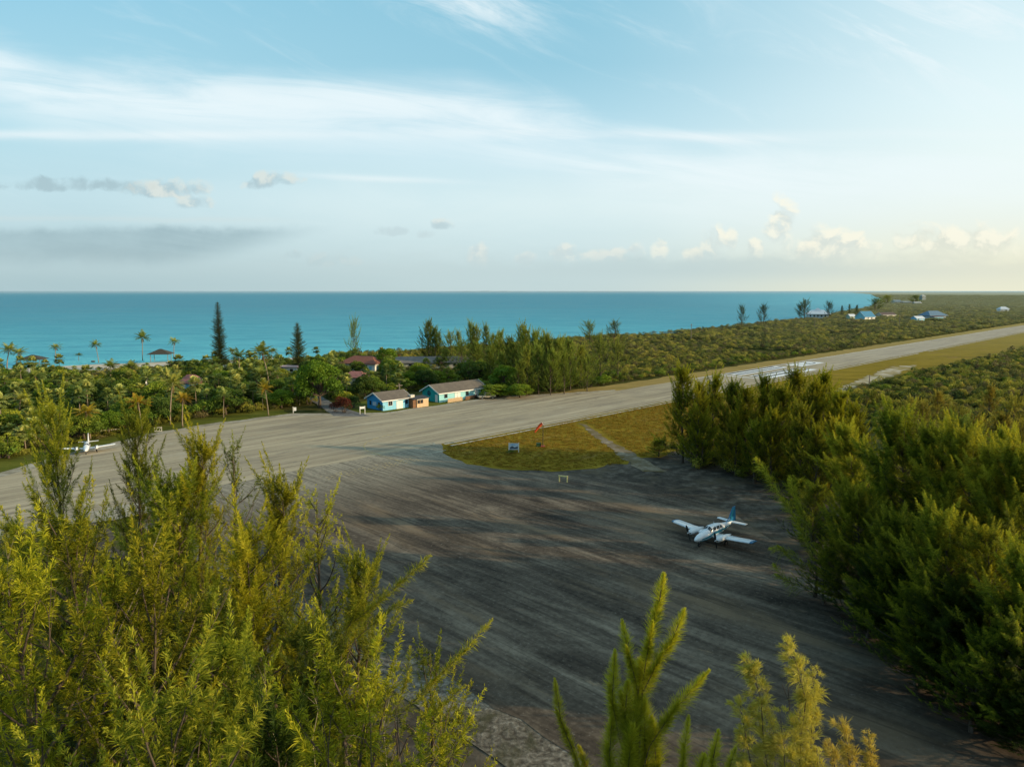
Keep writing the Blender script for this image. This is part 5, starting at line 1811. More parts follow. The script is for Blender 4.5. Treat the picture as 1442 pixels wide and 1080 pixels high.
def house(name, label, loc, rz, L, D, hw, hr, wall, roofm, kind='gable', over=0.5, openings=(), gable_wall=None, fascia=WHITE, cat='house', group=None, ridge=0.35, plinth=True):
    t = thing(name, label, cat, loc, rz, 1.0, group)
    mb = MB()
    x, y = L / 2, D / 2
    vs = [(-x, -y, 0), (x, -y, 0), (x, y, 0), (-x, y, 0), (-x, -y, hw), (x, -y, hw), (x, y, hw), (-x, y, hw)]
    fs = [(0, 1, 5, 4), (2, 3, 7, 6), (1, 2, 6, 5), (3, 0, 4, 7)]
    if kind == 'gable':
        vs += [(-x, 0, hr - 0.06), (x, 0, hr - 0.06)]
        fs[2] = (1, 2, 6, 9, 5)
        fs[3] = (3, 0, 4, 8, 7)
    mb.add(vs, fs)
    if gable_wall:
        o = mb.build('wall', wall, t)
        o.data.materials.append(gable_wall)
        for p in o.data.polygons:
            if abs(p.normal.x) > 0.8:
                p.material_index = 1
    else:
        mb.build('wall', wall, t)
    X, Y = x + over, y + over
    mb = MB()
    th = 0.16
    if kind == 'gable':
        dz = (hr - hw) / y * over
        for sg in (-1, 1):
            top = [(-X, sg * Y, hw - dz + th), (X, sg * Y, hw - dz + th), (X, 0, hr + th), (-X, 0, hr + th)]
            bot = [(a, b, c - th) for a, b, c in top]
            mb.add(top + bot, [(0, 1, 2, 3), (7, 6, 5, 4), (0, 4, 5, 1), (2, 6, 7, 3), (1, 5, 6, 2), (3, 7, 4, 0)])
        mb.build('roof', roofm, t, fix=True)
        fb = MB()
        for sg in (-1, 1):
            fb.box((0, sg * (Y + 0.02), hw - dz + 0.05), (2 * X + 0.1, 0.06, 0.26))
            for sx in (-1, 1):
                ln = math.hypot(Y, hr - hw + dz)
                an = math.atan2(hr - hw + dz, Y)
                M_ = Matrix.Translation((sx * (X + 0.02), sg * Y / 2, (hr + hw - dz) / 2 + 0.03)) @ Matrix.Rotation(-sg * an, 4, 'X')
                fb.box((0, 0, 0), (0.06, ln, 0.26), M=M_)
        fb.build('fascia', fascia, t)
    elif kind == 'hip':
        rl = max(0.0, x - y * (1 - ridge) - 0.0) if L > D else 0.0
        vs = [(-X, -Y, hw), (X, -Y, hw), (X, Y, hw), (-X, Y, hw), (-rl, 0, hr), (rl, 0, hr), (-X, -Y, hw - 0.2), (X, -Y, hw - 0.2), (X, Y, hw - 0.2), (-X, Y, hw - 0.2)]
        mb.add(vs, [(0, 1, 5, 4), (1, 2, 5), (2, 3, 4, 5), (3, 0, 4), (6, 7, 1, 0), (7, 8, 2, 1), (8, 9, 3, 2), (9, 6, 0, 3), (9, 8, 7, 6)])
        mb.build('roof', roofm, t)
    else:
        mb.box((0, 0, hw + 0.12), (2 * X, 2 * Y, 0.3))
        mb.build('roof', roofm, t)
    for op in openings:
        k_, ax, p, z, w, h = op[:6]
        kw = op[6] if len(op) > 6 else {}
        if ax[0] == 'y':
            c = (p, (-y if ax[1] == '-' else y), z)
        else:
            c = ((-x if ax[1] == '-' else x), p, z)
        opening(t, k_, c, w, h, ax, **kw)
    return t


RZ = R(45)
# blue hut: front wall on local -y faces the runway, gable on local -x
hut = house('airport_hut', 'small sky-blue hut with brown gable roof beside the runway', W(93.3, -132.6), RZ, 8.8, 7.2, 2.75, 4.35, BLUE_PALE, SHINGLE, 'gable', 0.55, [
    ('window', 'x-', 2.0, 1.55, 0.9, 1.1, dict(frame=BLUE_SHADED)), ('window', 'x-', -2.0, 1.55, 0.9, 1.1, dict(frame=BLUE_SHADED)),
    ('window', 'y-', -2.0, 1.7, 1.3, 1.1, dict(panes=2)), ('door', 'y-', 0.4, 1.05, 1.0, 2.1), ('door', 'y-', 1.45, 1.05, 1.0, 2.1), ('window', 'y-', 3.2, 1.6, 0.9, 1.1, dict(frame=BLUE_SHADED))], gable_wall=BLUE_SHADED)  # gable shade and front sunlight are painted in as two blues
mb = MB()
mb.box((-4.46, 0.1, 1.5), (0.05, 1.7, 1.0))
nb_ = mb.build('notice_board', SIGN_FACE, hut)
nb_['label'] = 'pale notice board between the gable windows'
# porch wing that shades the right half of the front
mb = MB()
mb.box((2.4, -3.75, 2.52), (4.6, 0.9, 0.10))
mb.build('porch_roof', SHINGLE, hut)
mb = MB()
mb.tube([(4.75, -4.05, 0), (4.75, -4.05, 2.47)], 0.07, 6)
mb.build('porch_post', WHITE_WOOD, hut)

teal = house('airport_hut', 'long teal hut with brown gable roof and white doors beside the runway', W(113.2, -133.2), RZ, 17.6, 7.6, 2.75, 4.6, TEAL_PALE, SHINGLE, 'gable', 0.6, [
    ('door', 'x-', -2.6, 1.05, 1.1, 2.1), ('door', 'y-', -2.6, 1.05, 1.0, 2.1), ('door', 'y-', -1.5, 1.05, 1.0, 2.1),
    ('window', 'y-', -6.4, 1.6, 1.2, 1.1, dict(frame=TEAL_PALE)), ('window', 'y-', 1.6, 1.6, 1.2, 1.1, dict(frame=TEAL_PALE)), ('door', 'y-', 5.2, 1.05, 1.2, 2.1), ('window', 'y-', 7.4, 1.6, 1.0, 1.0, dict(frame=WHITE))], gable_wall=TEAL_SHADED)  # one teal, darkened for the shaded gable and paled for the lit front
mb = MB()
for k in range(12):
    a0, a1 = 2 * PI * k / 12, 2 * PI * (k + 1) / 12
    mb.tube([(-8.86, 0.7 + 0.62 * math.cos(a0), 2.3 + 0.62 * math.sin(a0)), (-8.86, 0.7 + 0.62 * math.cos(a1), 2.3 + 0.62 * math.sin(a1))], 0.10, 5)
for k in range(3):
    a0 = PI * k / 3 + 0.3
    mb.tube([(-8.86, 0.7 - 0.6 * math.cos(a0), 2.3 - 0.6 * math.sin(a0)), (-8.86, 0.7 + 0.6 * math.cos(a0), 2.3 + 0.6 * math.sin(a0))], 0.06, 5)
e_ = mb.build('gable_emblem', plain('navy_paint', (0.02, 0.03, 0.08), 0.5), teal)
e_['label'] = 'dark round wheel emblem on the teal gable'

# tan kiosk between the huts
t = thing('wooden_kiosk', 'small tan wooden kiosk with dark flat roof between the two huts', 'kiosk', W(98.7, -128.9), RZ)
MB().box((0.6, 0, 1.15), (3.9, 2.7, 2.3)).build('wall', WOOD, t)
MB().box((-1.95, 0.05, 1.2), (1.1, 2.3, 2.4)).build('porch', WOOD_DARK, t)
M_ = Matrix.Translation((0.1, 0, 2.52)) @ Matrix.Rotation(R(6), 4, 'X')
MB().box((0, 0, 0), (5.6, 3.4, 0.16), M=M_).build('roof', plain('dark_felt_roof', (0.055, 0.055, 0.058), 0.9, 0.2), t)
MB().box((-1.5, 0.8, 2.95), (1.3, 1.0, 0.7)).build('roof_box', CREAM, t)
for p in (-0.75, 0.25):
    opening(t, 'window', (p, -1.35, 1.55), 0.75, 0.9, 'y-', frame=WOOD_DARK)
MB().box((0.6, -1.40, 2.14), (3.95, 0.06, 0.16)).build('sill', WHITE_WOOD, t)


def fence(label, p0, p1, hgt, mat, n, rails=2, cat='fence'):
    x0, y0, _ = p0
    t = thing('picket_fence' if n > 8 else 'rail_fence', label, cat, (x0, y0, 0), math.atan2(p1[1] - y0, p1[0] - x0))
    L = math.hypot(p1[0] - x0, p1[1] - y0)
    mb = MB()
    for k in range(rails):
        mb.box((L / 2, 0, hgt * (0.85 - 0.45 * k)), (L, 0.06, 0.13))
    mb.build('rail', mat, t)
    for k in range(n):
        MB().box((L * k / (n - 1), 0.05, hgt / 2), (0.14, 0.08, hgt)).build('post', mat, t)
    return t


fence('tan picket fence in front of the left half of the teal hut', W(107.0, -128.2), W(111.6, -128.4), 1.15, WOOD, 26)
fence('brown picket fence in front of the right half of the teal hut', W(112.6, -128.3), W(118.5, -129.3), 1.05, WOOD_DARK, 30)
fence('white coral-stone rail along the grove edge behind the small white plane', at(125, 611), at(178, 606), 0.55, WHITE_WOOD, 6, 1)
for (u, v, wpx, hh, lab) in [(628, 561.5, 12, 1.0, 'tan flowering bush behind the tan picket fence'), (641, 560, 10, 1.1, 'green and tan bush at the white doors of the teal hut'), (660, 559, 14, 1.1, 'dry brown bush behind the brown picket fence')]:
    x, y, _ = at(u, v)
    r = wpx / (F / (y * CP + H * SP)) / 2
    plant('shrub', lab, 'bush', tr, (BARK, FT['dead']), (x, y, 0), 1, (r / 2, r / 2, hh / 2.2), parts=('stem', 'foliage'))


def box_sign(name, label, p, rz, w, h, z0, face, posts=WHITE_WOOD, cat='sign', board_art=True):
    t = thing(name, label, cat, (p[0], p[1], 0), rz)
    for sx in (-1, 1):
        MB().box((sx * (w / 2 + 0.07), 0, (z0 + h + 0.12) / 2), (0.14, 0.14, z0 + h + 0.12)).build('post', posts, t)
    b = MB().box((0, 0, z0 + h / 2), (w, 0.06, h)).build('board', face, t)
    return t, b


sg, bd = box_sign('field_sign', 'white-framed notice board standing on the grass field', at(723.5, 637), R(-4), 1.75, 1.25, 0.55, SIGN_FACE)
mb = MB()
mb.add([(-0.78, -0.034, 0.95), (-0.30, -0.034, 1.28), (0.15, -0.034, 1.0), (0.78, -0.034, 1.22), (0.78, -0.034, 0.72), (-0.78, -0.034, 0.66)], [(0, 1, 2, 3, 4, 5)])
mb.build('printed_picture', plain('dark_print', (0.08, 0.10, 0.13), 0.5, 0.4, 5), bd, fix=False)
mb = MB()
mb.add([(-0.6, -0.037, 1.48), (0.3, -0.037, 1.48), (0.3, -0.037, 1.62), (-0.6, -0.037, 1.62)], [(0, 1, 2, 3)])
mb.build('printed_band', plain('light_blue_print', (0.16, 0.40, 0.62), 0.5, 0.1), bd, fix=False)
x, y, _ = at(720, 638.5)
plant('shrub', 'low dark weeds at the foot of the notice board', 'bush', tr, (BARK, FT['broad_dark']), (x, y, 0), 0, (0.6, 0.35, 0.28), parts=('stem', 'foliage'))
box_sign('notice_posts', 'pair of white posts with hanging board left of the blue hut', at(510.5, 583), R(30), 1.15, 0.55, 1.35, WHITE)
t = thing('marker_post', 'white stubby marker post at the mouth of the narrow road', 'post', at(414.5, 581.5), 0.3)
MB().box((-0.25, 0, 0.8), (0.16, 0.16, 1.6)).build('post', WHITE_WOOD, t)
MB().box((0.2, 0, 1.0), (0.62, 0.06, 0.9)).build('board', WHITE, t)
t = thing('low_stand', 'low yellow-painted stand on two legs at the edge of the apron', 'stand', at(793, 679), R(-20))
for sx in (-1, 1):
    MB().box((sx * 0.66, 0, 0.48), (0.17, 0.13, 0.96)).build('leg', YELLOW_WOOD, t)
MB().box((0, 0, 1.03), (1.6, 0.2, 0.17)).build('top_rail', YELLOW_WOOD, t)
t = thing('white_frame', 'small white open frame by the runway edge near the tallest palm', 'frame', at(223, 607.5), R(20), 0.78)
mb = MB()
for z in (0.12, 1.15):
    mb.box((0, 0, z), (1.9, 0.10, 0.13))
mb.build('rail', CREAM, t)
for k in (-1, 1):
    MB().box((k * 0.9, 0.01, 0.63), (0.13, 0.10, 1.26)).build('post', CREAM, t)
for k in (-1, 1):
    M_ = Matrix.Translation((k * 0.4, 0.02, 0.62)) @ Matrix.Rotation(R(26), 4, 'Y')
    MB().box((0, 0, 0), (0.08, 0.07, 1.05), M=M_).build('brace', CREAM, t)

# windsock
px, py, _ = at(764.5, 629)
t = thing('windsock', 'orange windsock drooping from a thin dark pole on the grass field', 'windsock', (px, py, 0))
ph = at_dist(764, 595, py).z
mb = MB()
mb.tube([(0, 0, 0), (0, 0, ph)], [0.07, 0.05], 8)
mb.build('pole', ROPE, t)
mb = MB()
cen = [(-0.10, 0, ph - 0.15), (-0.50, 0, ph - 0.45), (-0.95, 0, ph - 0.95), (-1.35, 0, ph - 1.5), (-1.62, 0, ph - 1.95)]
mb.tube(cen, [0.34, 0.31, 0.25, 0.20, 0.15], 12, False)
mb.build('sock', ORANGE, t, True)
mb = MB()
for k in range(12):
    a0, a1 = 2 * PI * k / 12, 2 * PI * (k + 1) / 12
    c = Vector((-0.09, 0, ph - 0.14))
    ax = Vector((0.75, 0, 0.65)).normalized()
    u_ = Vector((0, 1, 0)); w_ = ax.cross(u_)
    mb.tube([c + (u_ * math.cos(a0) + w_ * math.sin(a0)) * 0.35, c + (u_ * math.cos(a1) + w_ * math.sin(a1)) * 0.35], 0.025, 4)
mb.build('hoop', STEEL, t)
MB().box((0, 0, 0.10), (0.8, 0.8, 0.20)).build('base', RED_PAINT, t)
t = thing('green_box', 'dark green utility box at the foot of the windsock', 'utility box', at(758.5, 628.5), R(5))
MB().box((0, 0, 0.32), (0.85, 0.6, 0.64)).build('body', GREEN_PAINT, t)
MB().box((0, 0, 0.67), (0.93, 0.68, 0.07)).build('lid', GREEN_PAINT, t)

# satellite dish in the grove
x, y, _ = at(209, 560)
t = thing('satellite_dish', 'white oval satellite dish on a pole among the dark grove trees', 'satellite dish', (x, y, 0), R(8))
zc = at_dist(209, 538.5, y).z
mb = MB()
mb.tube([(0, 0.2, 0), (0, 0.2, zc)], 0.09, 6)
mb.build('pole', STEEL, t)
mb = MB()
n = 16
rr = [(0.0, 0.16), (0.35, 0.13), (0.7, 0.05), (1.0, -0.08)]
vs = [(0, 0.16, zc)]
for q, dpt in rr[1:]:
    for k in range(n):
        a0 = 2 * PI * k / n
        vs.append((0.52 * q * math.cos(a0), dpt, zc + 0.78 * q * math.sin(a0)))
fs = [(0, 1 + k, 1 + (k + 1) % n) for k in range(n)]
for j in range(2):
    fs += [(1 + j * n + k, 1 + (j + 1) * n + k, 1 + (j + 1) * n + (k + 1) % n, 1 + j * n + (k + 1) % n) for k in range(n)]
mb.add(vs, fs)
mb.build('dish', WHITE, t, True, fix=False)

# houses in the grove and shelters on the beach
def at_house(key, u, v):
    x, y, _ = at(u, v)
    return (x, y, 0)


house('beach_house', 'white house with broad red hipped roof in the grove', at_house('red', 512, 522), R(-14), 14.5, 10.5, 3.4, 5.9, WHITE, RED_ROOF, 'hip', 0.8, [
    ('window', 'y-', 3.4, 1.9, 1.6, 1.4, dict(panes=2)), ('door', 'y-', 5.4, 1.2, 1.2, 2.2, dict(face=BLUE_PALE)), ('window', 'y-', -1.5, 1.9, 1.4, 1.3), ('window', 'y-', -4.6, 1.9, 1.4, 1.3), ('window', 'x+', 1.5, 1.9, 1.4, 1.3), ('door', 'x+', -2.6, 1.2, 1.6, 2.2, dict(face=BLUE_PALE))])
house('grove_cottage', 'low cottage with faded pink roof in front of the red-roofed house', at_house('annex', 502, 540), R(-10), 7.0, 5.2, 2.4, 4.2, CREAM, PINK_ROOF, 'hip', 0.6, [('window', 'y-', -1.5, 1.4, 1.1, 1.0), ('door', 'y-', 1.2, 1.0, 1.0, 2.0)])
house('grove_cottage', 'small hut with terracotta pyramid roof and blue walls deep in the grove', at_house('small', 270, 549), R(12), 6.2, 6.0, 2.6, 4.9, BLUE_PALE, PINK_ROOF, 'hip', 0.6, [('window', 'y-', 0.8, 1.4, 1.4, 1.0), ('door', 'y-', -1.6, 1.0, 1.0, 2.0)])
house('grove_cottage', 'low white building with a pinkish flat roof between the column pine and the bright tree', at_house('pink', 408, 526), R(-6), 7.5, 5, 2.6, 2.9, WHITE, plain('pinkish_flat_roof', (0.55, 0.36, 0.34), 0.8, 0.1), 'flat', 0.35, [('window', 'y-', -1.5, 1.5, 1.3, 1.0), ('window', 'y-', 1.8, 1.5, 1.3, 1.0)])
house('long_shed', 'long low building with grey roof behind the teal hut', at_house('grey', 610, 517), R(4), 29, 9.5, 2.4, 4.3, CREAM, GREY_ROOF, 'gable', 0.6, [('window', 'y-', -9 + 6 * k, 1.4, 1.4, 1.0) for k in range(4)], fascia=GREY_ROOF)


def shelter(label, u, v, r, hp, ht):
    x, y, _ = at(u, v)
    t = thing('beach_shelter', label, 'shelter', (x, y, 0), R(10))
    for sx in (-1, 1):
        for sy in (-1, 1):
            MB().tube([(sx * r * 0.72, sy * r * 0.55, 0), (sx * r * 0.72, sy * r * 0.55, hp)], 0.11, 6).build('post', BARK_PALM, t)
    mb = MB()
    mb.add([(-r, -r * 0.8, hp - 0.2), (r, -r * 0.8, hp - 0.2), (r, r * 0.8, hp - 0.2), (-r, r * 0.8, hp - 0.2), (-r * 0.10, 0, ht), (r * 0.10, 0, ht)],
           [(0, 1, 5, 4), (1, 2, 5), (2, 3, 4, 5), (3, 0, 4), (3, 2, 1, 0)])
    mb.build('roof', THATCH_ROOF, t)
    MB().box((0, 0, hp - 0.45), (r * 1.55, 0.12, 0.16)).build('beam', BARK_PALM, t)


shelter('left-hand beach shelter with low dark pyramid roof', 47, 513, 5.0, 2.4, 4.1)
shelter('right-hand beach shelter with dark pyramid roof on thin posts', 227, 509, 4.9, 3.6, 5.6)
rk = MB()
bm = bmesh.new()
bmesh.ops.create_icosphere(bm, subdivisions=2, radius=1)
rg2 = random.Random(4)
for vtx in bm.verts:
    vtx.co *= rg2.uniform(0.8, 1.15)
    vtx.co.z *= 0.42
me = bpy.data.meshes.new('beach_rock')
bm.to_mesh(me)
bm.free()
for u, v, s_k, lab in ((164, 513.5, 1.5, 'dark low heap of weed on the middle of the beach'), (131, 509, 0.9, 'small dark rock at the waterline left of the slim beach palm')):
    o = obj('beach_rock', me, None, None, at(u, v))
    if not me.materials:
        me.materials.append(plain('dark_weed', (0.10, 0.07, 0.045), 0.9, 0.3))
    o.scale = (s_k, s_k * 0.7, s_k)
    tag(o, lab, 'rock')

# far houses to the right
HAZE_ROOF = plain('hazed_pale_roof', (0.36, 0.38, 0.36), 0.7, 0.1, 0.6)  # roof tone paled by painted distance haze
fx = lambda u, v: (at(u, v)[0], at(u, v)[1], 0)
t = house('far_house', 'white far house with wide pale hipped roof near the shore', fx(1151, 447.5), R(-20), 24, 18, 4.6, 9.2, WHITE, PALE_ROOF, 'hip', 2.2, [('window', 'y-', -8 + 4 * k, 2.4, 1.7, 2.0) for k in range(5)])
mb = MB()
mb.add([(-4, -3, 8.2), (4, -3, 8.2), (4, 3, 8.2), (-4, 3, 8.2), (-1.2, 0, 11.2), (1.2, 0, 11.2)], [(0, 1, 5, 4), (1, 2, 5), (2, 3, 4, 5), (3, 0, 4)])
mb.build('roof_lantern', PALE_ROOF, t, fix=False)
house('far_house', 'far house with bright blue gable roof and white gable end', fx(1218, 450), R(28), 17, 12, 3.4, 9.0, WHITE, BLUE_ROOF, 'gable', 0.8, [('window', 'x+', 0, 5.2, 1.6, 1.6), ('door', 'x+', -2, 1.1, 1.4, 2.2), ('window', 'y-', -3, 1.8, 1.6, 1.4), ('window', 'y-', 3, 1.8, 1.6, 1.4)], gable_wall=TEAL_PALE)
house('far_house', 'tiny pale green shed left of the blue-roofed far house', fx(1198, 449), R(20), 8, 6, 3.0, 5.2, plain('pale_green_paint', (0.45, 0.58, 0.44), 0.6), PALE_ROOF, 'gable', 0.5, [('door', 'y-', 1, 1.1, 1.2, 2.2)])
house('far_house', 'low far house with dark brown roof right of the blue-roofed one', fx(1247, 446.5), R(24), 23, 9, 3.0, 5.6, CREAM, plain('dark_brown_roof', (0.11, 0.085, 0.08), 0.9, 0.2), 'gable', 0.8, [('window', 'x+', 0, 2.0, 1.6, 1.3), ('window', 'y-', -5, 1.8, 1.6, 1.3), ('window', 'y-', 4, 1.8, 1.6, 1.3)])
t = house('far_house', 'large far house with steel-blue roof over a rust-red wing', fx(1313, 450), R(16), 22, 14, 4.6, 9.6, plain('pale_grey_blue_paint', (0.50, 0.58, 0.64), 0.6), SLATE_ROOF, 'hip', 1.6, [('window', 'y-', -7 + 4.5 * k, 2.4, 1.7, 1.7) for k in range(4)])
MB().box((-4, -9.6, 3.6), (13, 5.6, 0.4)).build('wing_roof', plain('rust_roof', (0.30, 0.10, 0.05), 0.8), t)
MB().box((-4, -9.6, 1.7), (12, 5.0, 3.4)).build('wing_wall', BLUE_PALE, t)
house('far_house', 'pale blue annex left of the large steel-blue-roofed house', fx(1292, 452), R(20), 11, 7, 3.0, 5.0, BLUE_PALE, PALE_ROOF, 'gable', 0.5, [('window', 'y-', -2.5, 1.7, 1.5, 1.3), ('door', 'y-', 2, 1.1, 1.3, 2.2)])
house('far_house', 'faint far cottage with pale roof beside the headland trees', fx(1262, 427.5), R(10), 18, 14, 5, 9, CREAM, HAZE_ROOF, 'gable', 1.0, [('window', 'y-', -6, 2.4, 2.2, 2), ('window', 'y-', 6, 2.4, 2.2, 2)])
house('far_house', 'faint long white shed near the headland', fx(1276, 427.5), R(5), 24, 12, 3.5, 6, CREAM, HAZE_ROOF, 'gable', 1.0, [('door', 'y-', 0, 1.7, 4, 3.4)])
house('far_house', 'faint white building right of the long white shed near the headland', fx(1291, 428.5), R(5), 16, 10, 3.5, 6, CREAM, HAZE_ROOF, 'gable', 1.0, [('door', 'y-', 0, 1.7, 4, 3.4)])
house('far_house', 'faint tall grey-blue house rising above the far trees', fx(1299, 423), R(12), 15, 13, 13, 19, plain('hazed_grey_blue_paint', (0.26, 0.31, 0.31), 0.7), HAZE_ROOF, 'hip', 1.0, [('window', 'y-', -5, 8, 2.4, 2.4), ('window', 'y-', 5, 8, 2.4, 2.4)])  # distance haze put into the tall house's wall colour
t = house('far_house', 'tiny white house alone in the far scrub at the right', fx(1412, 439), R(0), 13, 9, 4, 7.5, WHITE, PALE_ROOF, 'hip', 0.8, [('window', 'y-', 2, 2, 1.6, 1.4)])


def pole(label, u, v, vt):
    x, y, _ = at(u, v)
    h = at_dist(u, vt, y).z
    t = thing('utility_pole', label, 'utility pole', (x, y, 0), R(45))
    MB().tube([(0, 0, 0), (0, 0, h)], [0.20, 0.13], 7).build('post', plain('grey_pole_wood', (0.24, 0.20, 0.16), 0.9, 0.2) if 'grey_pole_wood' not in bpy.data.materials else bpy.data.materials['grey_pole_wood'], t)
    MB().box((0, 0.16, h - 0.6), (2.2, 0.14, 0.16)).build('crossarm', bpy.data.materials['grey_pole_wood'], t)


pole('utility pole in the coastal scrub above the tip of the middle clump', 973, 482, 456)
pole('utility pole in the scrub before the white far house', 1147, 463, 447)
pole('utility pole between the brown-roofed and steel-blue-roofed far houses', 1266, 463, 443)
pole('slim pole behind the blue hut', 563, 570, 540)
pole('utility pole in the right-hand scrub by the sand patch', 1224, 541, 528)

# ------------------------------------------------------------------ parked pickup
def pickup():
    x, y, _ = at(685, 561.5)
    t = thing('pickup_truck', 'beige pickup truck with dark cab windows parked beside the teal hut', 'pickup truck', (x, y, 0), R(22))
    # local +x: front of the truck
    def prism(prof, w, name, mat):
        mb = MB()
        n = len(prof)
        vs = [(px, -w / 2, pz) for px, pz in prof] + [(px, w / 2, pz) for px, pz in prof]
        mb.add(vs, [tuple(range(n)), tuple(range(n, 2 * n))[::-1]] + [(k, (k + 1) % n, n + (k + 1) % n, n + k) for k in range(n)])
        o = mb.build(name, mat, t)
        bv = o.modifiers.new('soft', 'BEVEL')
        bv.width = 0.06
        bv.segments = 2
        return o
    prism([(-2.6, 0.55), (2.55, 0.5), (2.6, 0.85), (2.45, 1.10), (1.2, 1.22), (-0.7, 1.22), (-0.7, 1.10), (-2.6, 1.12)], 1.85, 'body', TRUCK_PAINT)
    prism([(1.25, 1.2), (0.62, 1.82), (-0.55, 1.86), (-0.78, 1.2)], 1.62, 'cab', TRUCK_PAINT)
    for sy in (-1, 1):
        mb = MB()
        mb.add([(1.02, sy * 0.825, 1.26), (0.56, sy * 0.825, 1.75), (-0.48, sy * 0.825, 1.78), (-0.64, sy * 0.825, 1.26)], [(0, 1, 2, 3)])
        mb.build('window', GLASS, t, fix=False)
    mb = MB()
    mb.add([(1.26, -0.70, 1.24), (1.26, 0.70, 1.24), (0.66, 0.66, 1.82), (0.66, -0.66, 1.82)], [(0, 1, 2, 3)])
    mb.build('windscreen', GLASS, t, fix=False)
    mb = MB()
    mb.box((-1.65, 0, 1.14), (1.75, 1.5, 0.04))
    mb.build('cargo_bed', plain('dark_bed', (0.03, 0.03, 0.03), 0.8), t)
    for sx in (-1.6, 1.6):
        for sy in (-1, 1):
            wh = thing_wheel(t, (sx, sy * 0.84, 0.38), 0.38, 0.24)
    for sy in (-1, 1):
        MB().box((2.55, sy * 0.65, 0.88), (0.10, 0.32, 0.18)).build('headlight', WHITE, t)
    MB().box((2.62, 0, 0.62), (0.14, 1.8, 0.18)).build('bumper', STEEL, t)
    return t


def thing_wheel(parent, c, r, w):
    mb = MB()
    mb.tube([(c[0], c[1] - w / 2, c[2]), (c[0], c[1] + w / 2, c[2])], r, 16)
    wh = mb.build('wheel', BLACK, parent, False)
    mb = MB()
    mb.tube([(c[0], c[1] - w / 2 - 0.012, c[2]), (c[0], c[1] + w / 2 + 0.012, c[2])], r * 0.55, 12)
    mb.build('rim', STEEL, wh)
    return wh


pickup()
t = thing('flat_trailer', 'dark low trailer between the teal hut and the pickup truck', 'trailer', at(674.5, 561), R(40))
MB().box((0, 0, 0.62), (2.6, 1.5, 0.14)).build('deck', ROPE, t)
for sx in (-1, 1):
    MB().box((0, sx * 0.74, 0.86), (2.6, 0.05, 0.36)).build('side_board', ROPE, t)
    thing_wheel(t, (0, sx * 0.88, 0.32), 0.32, 0.18)

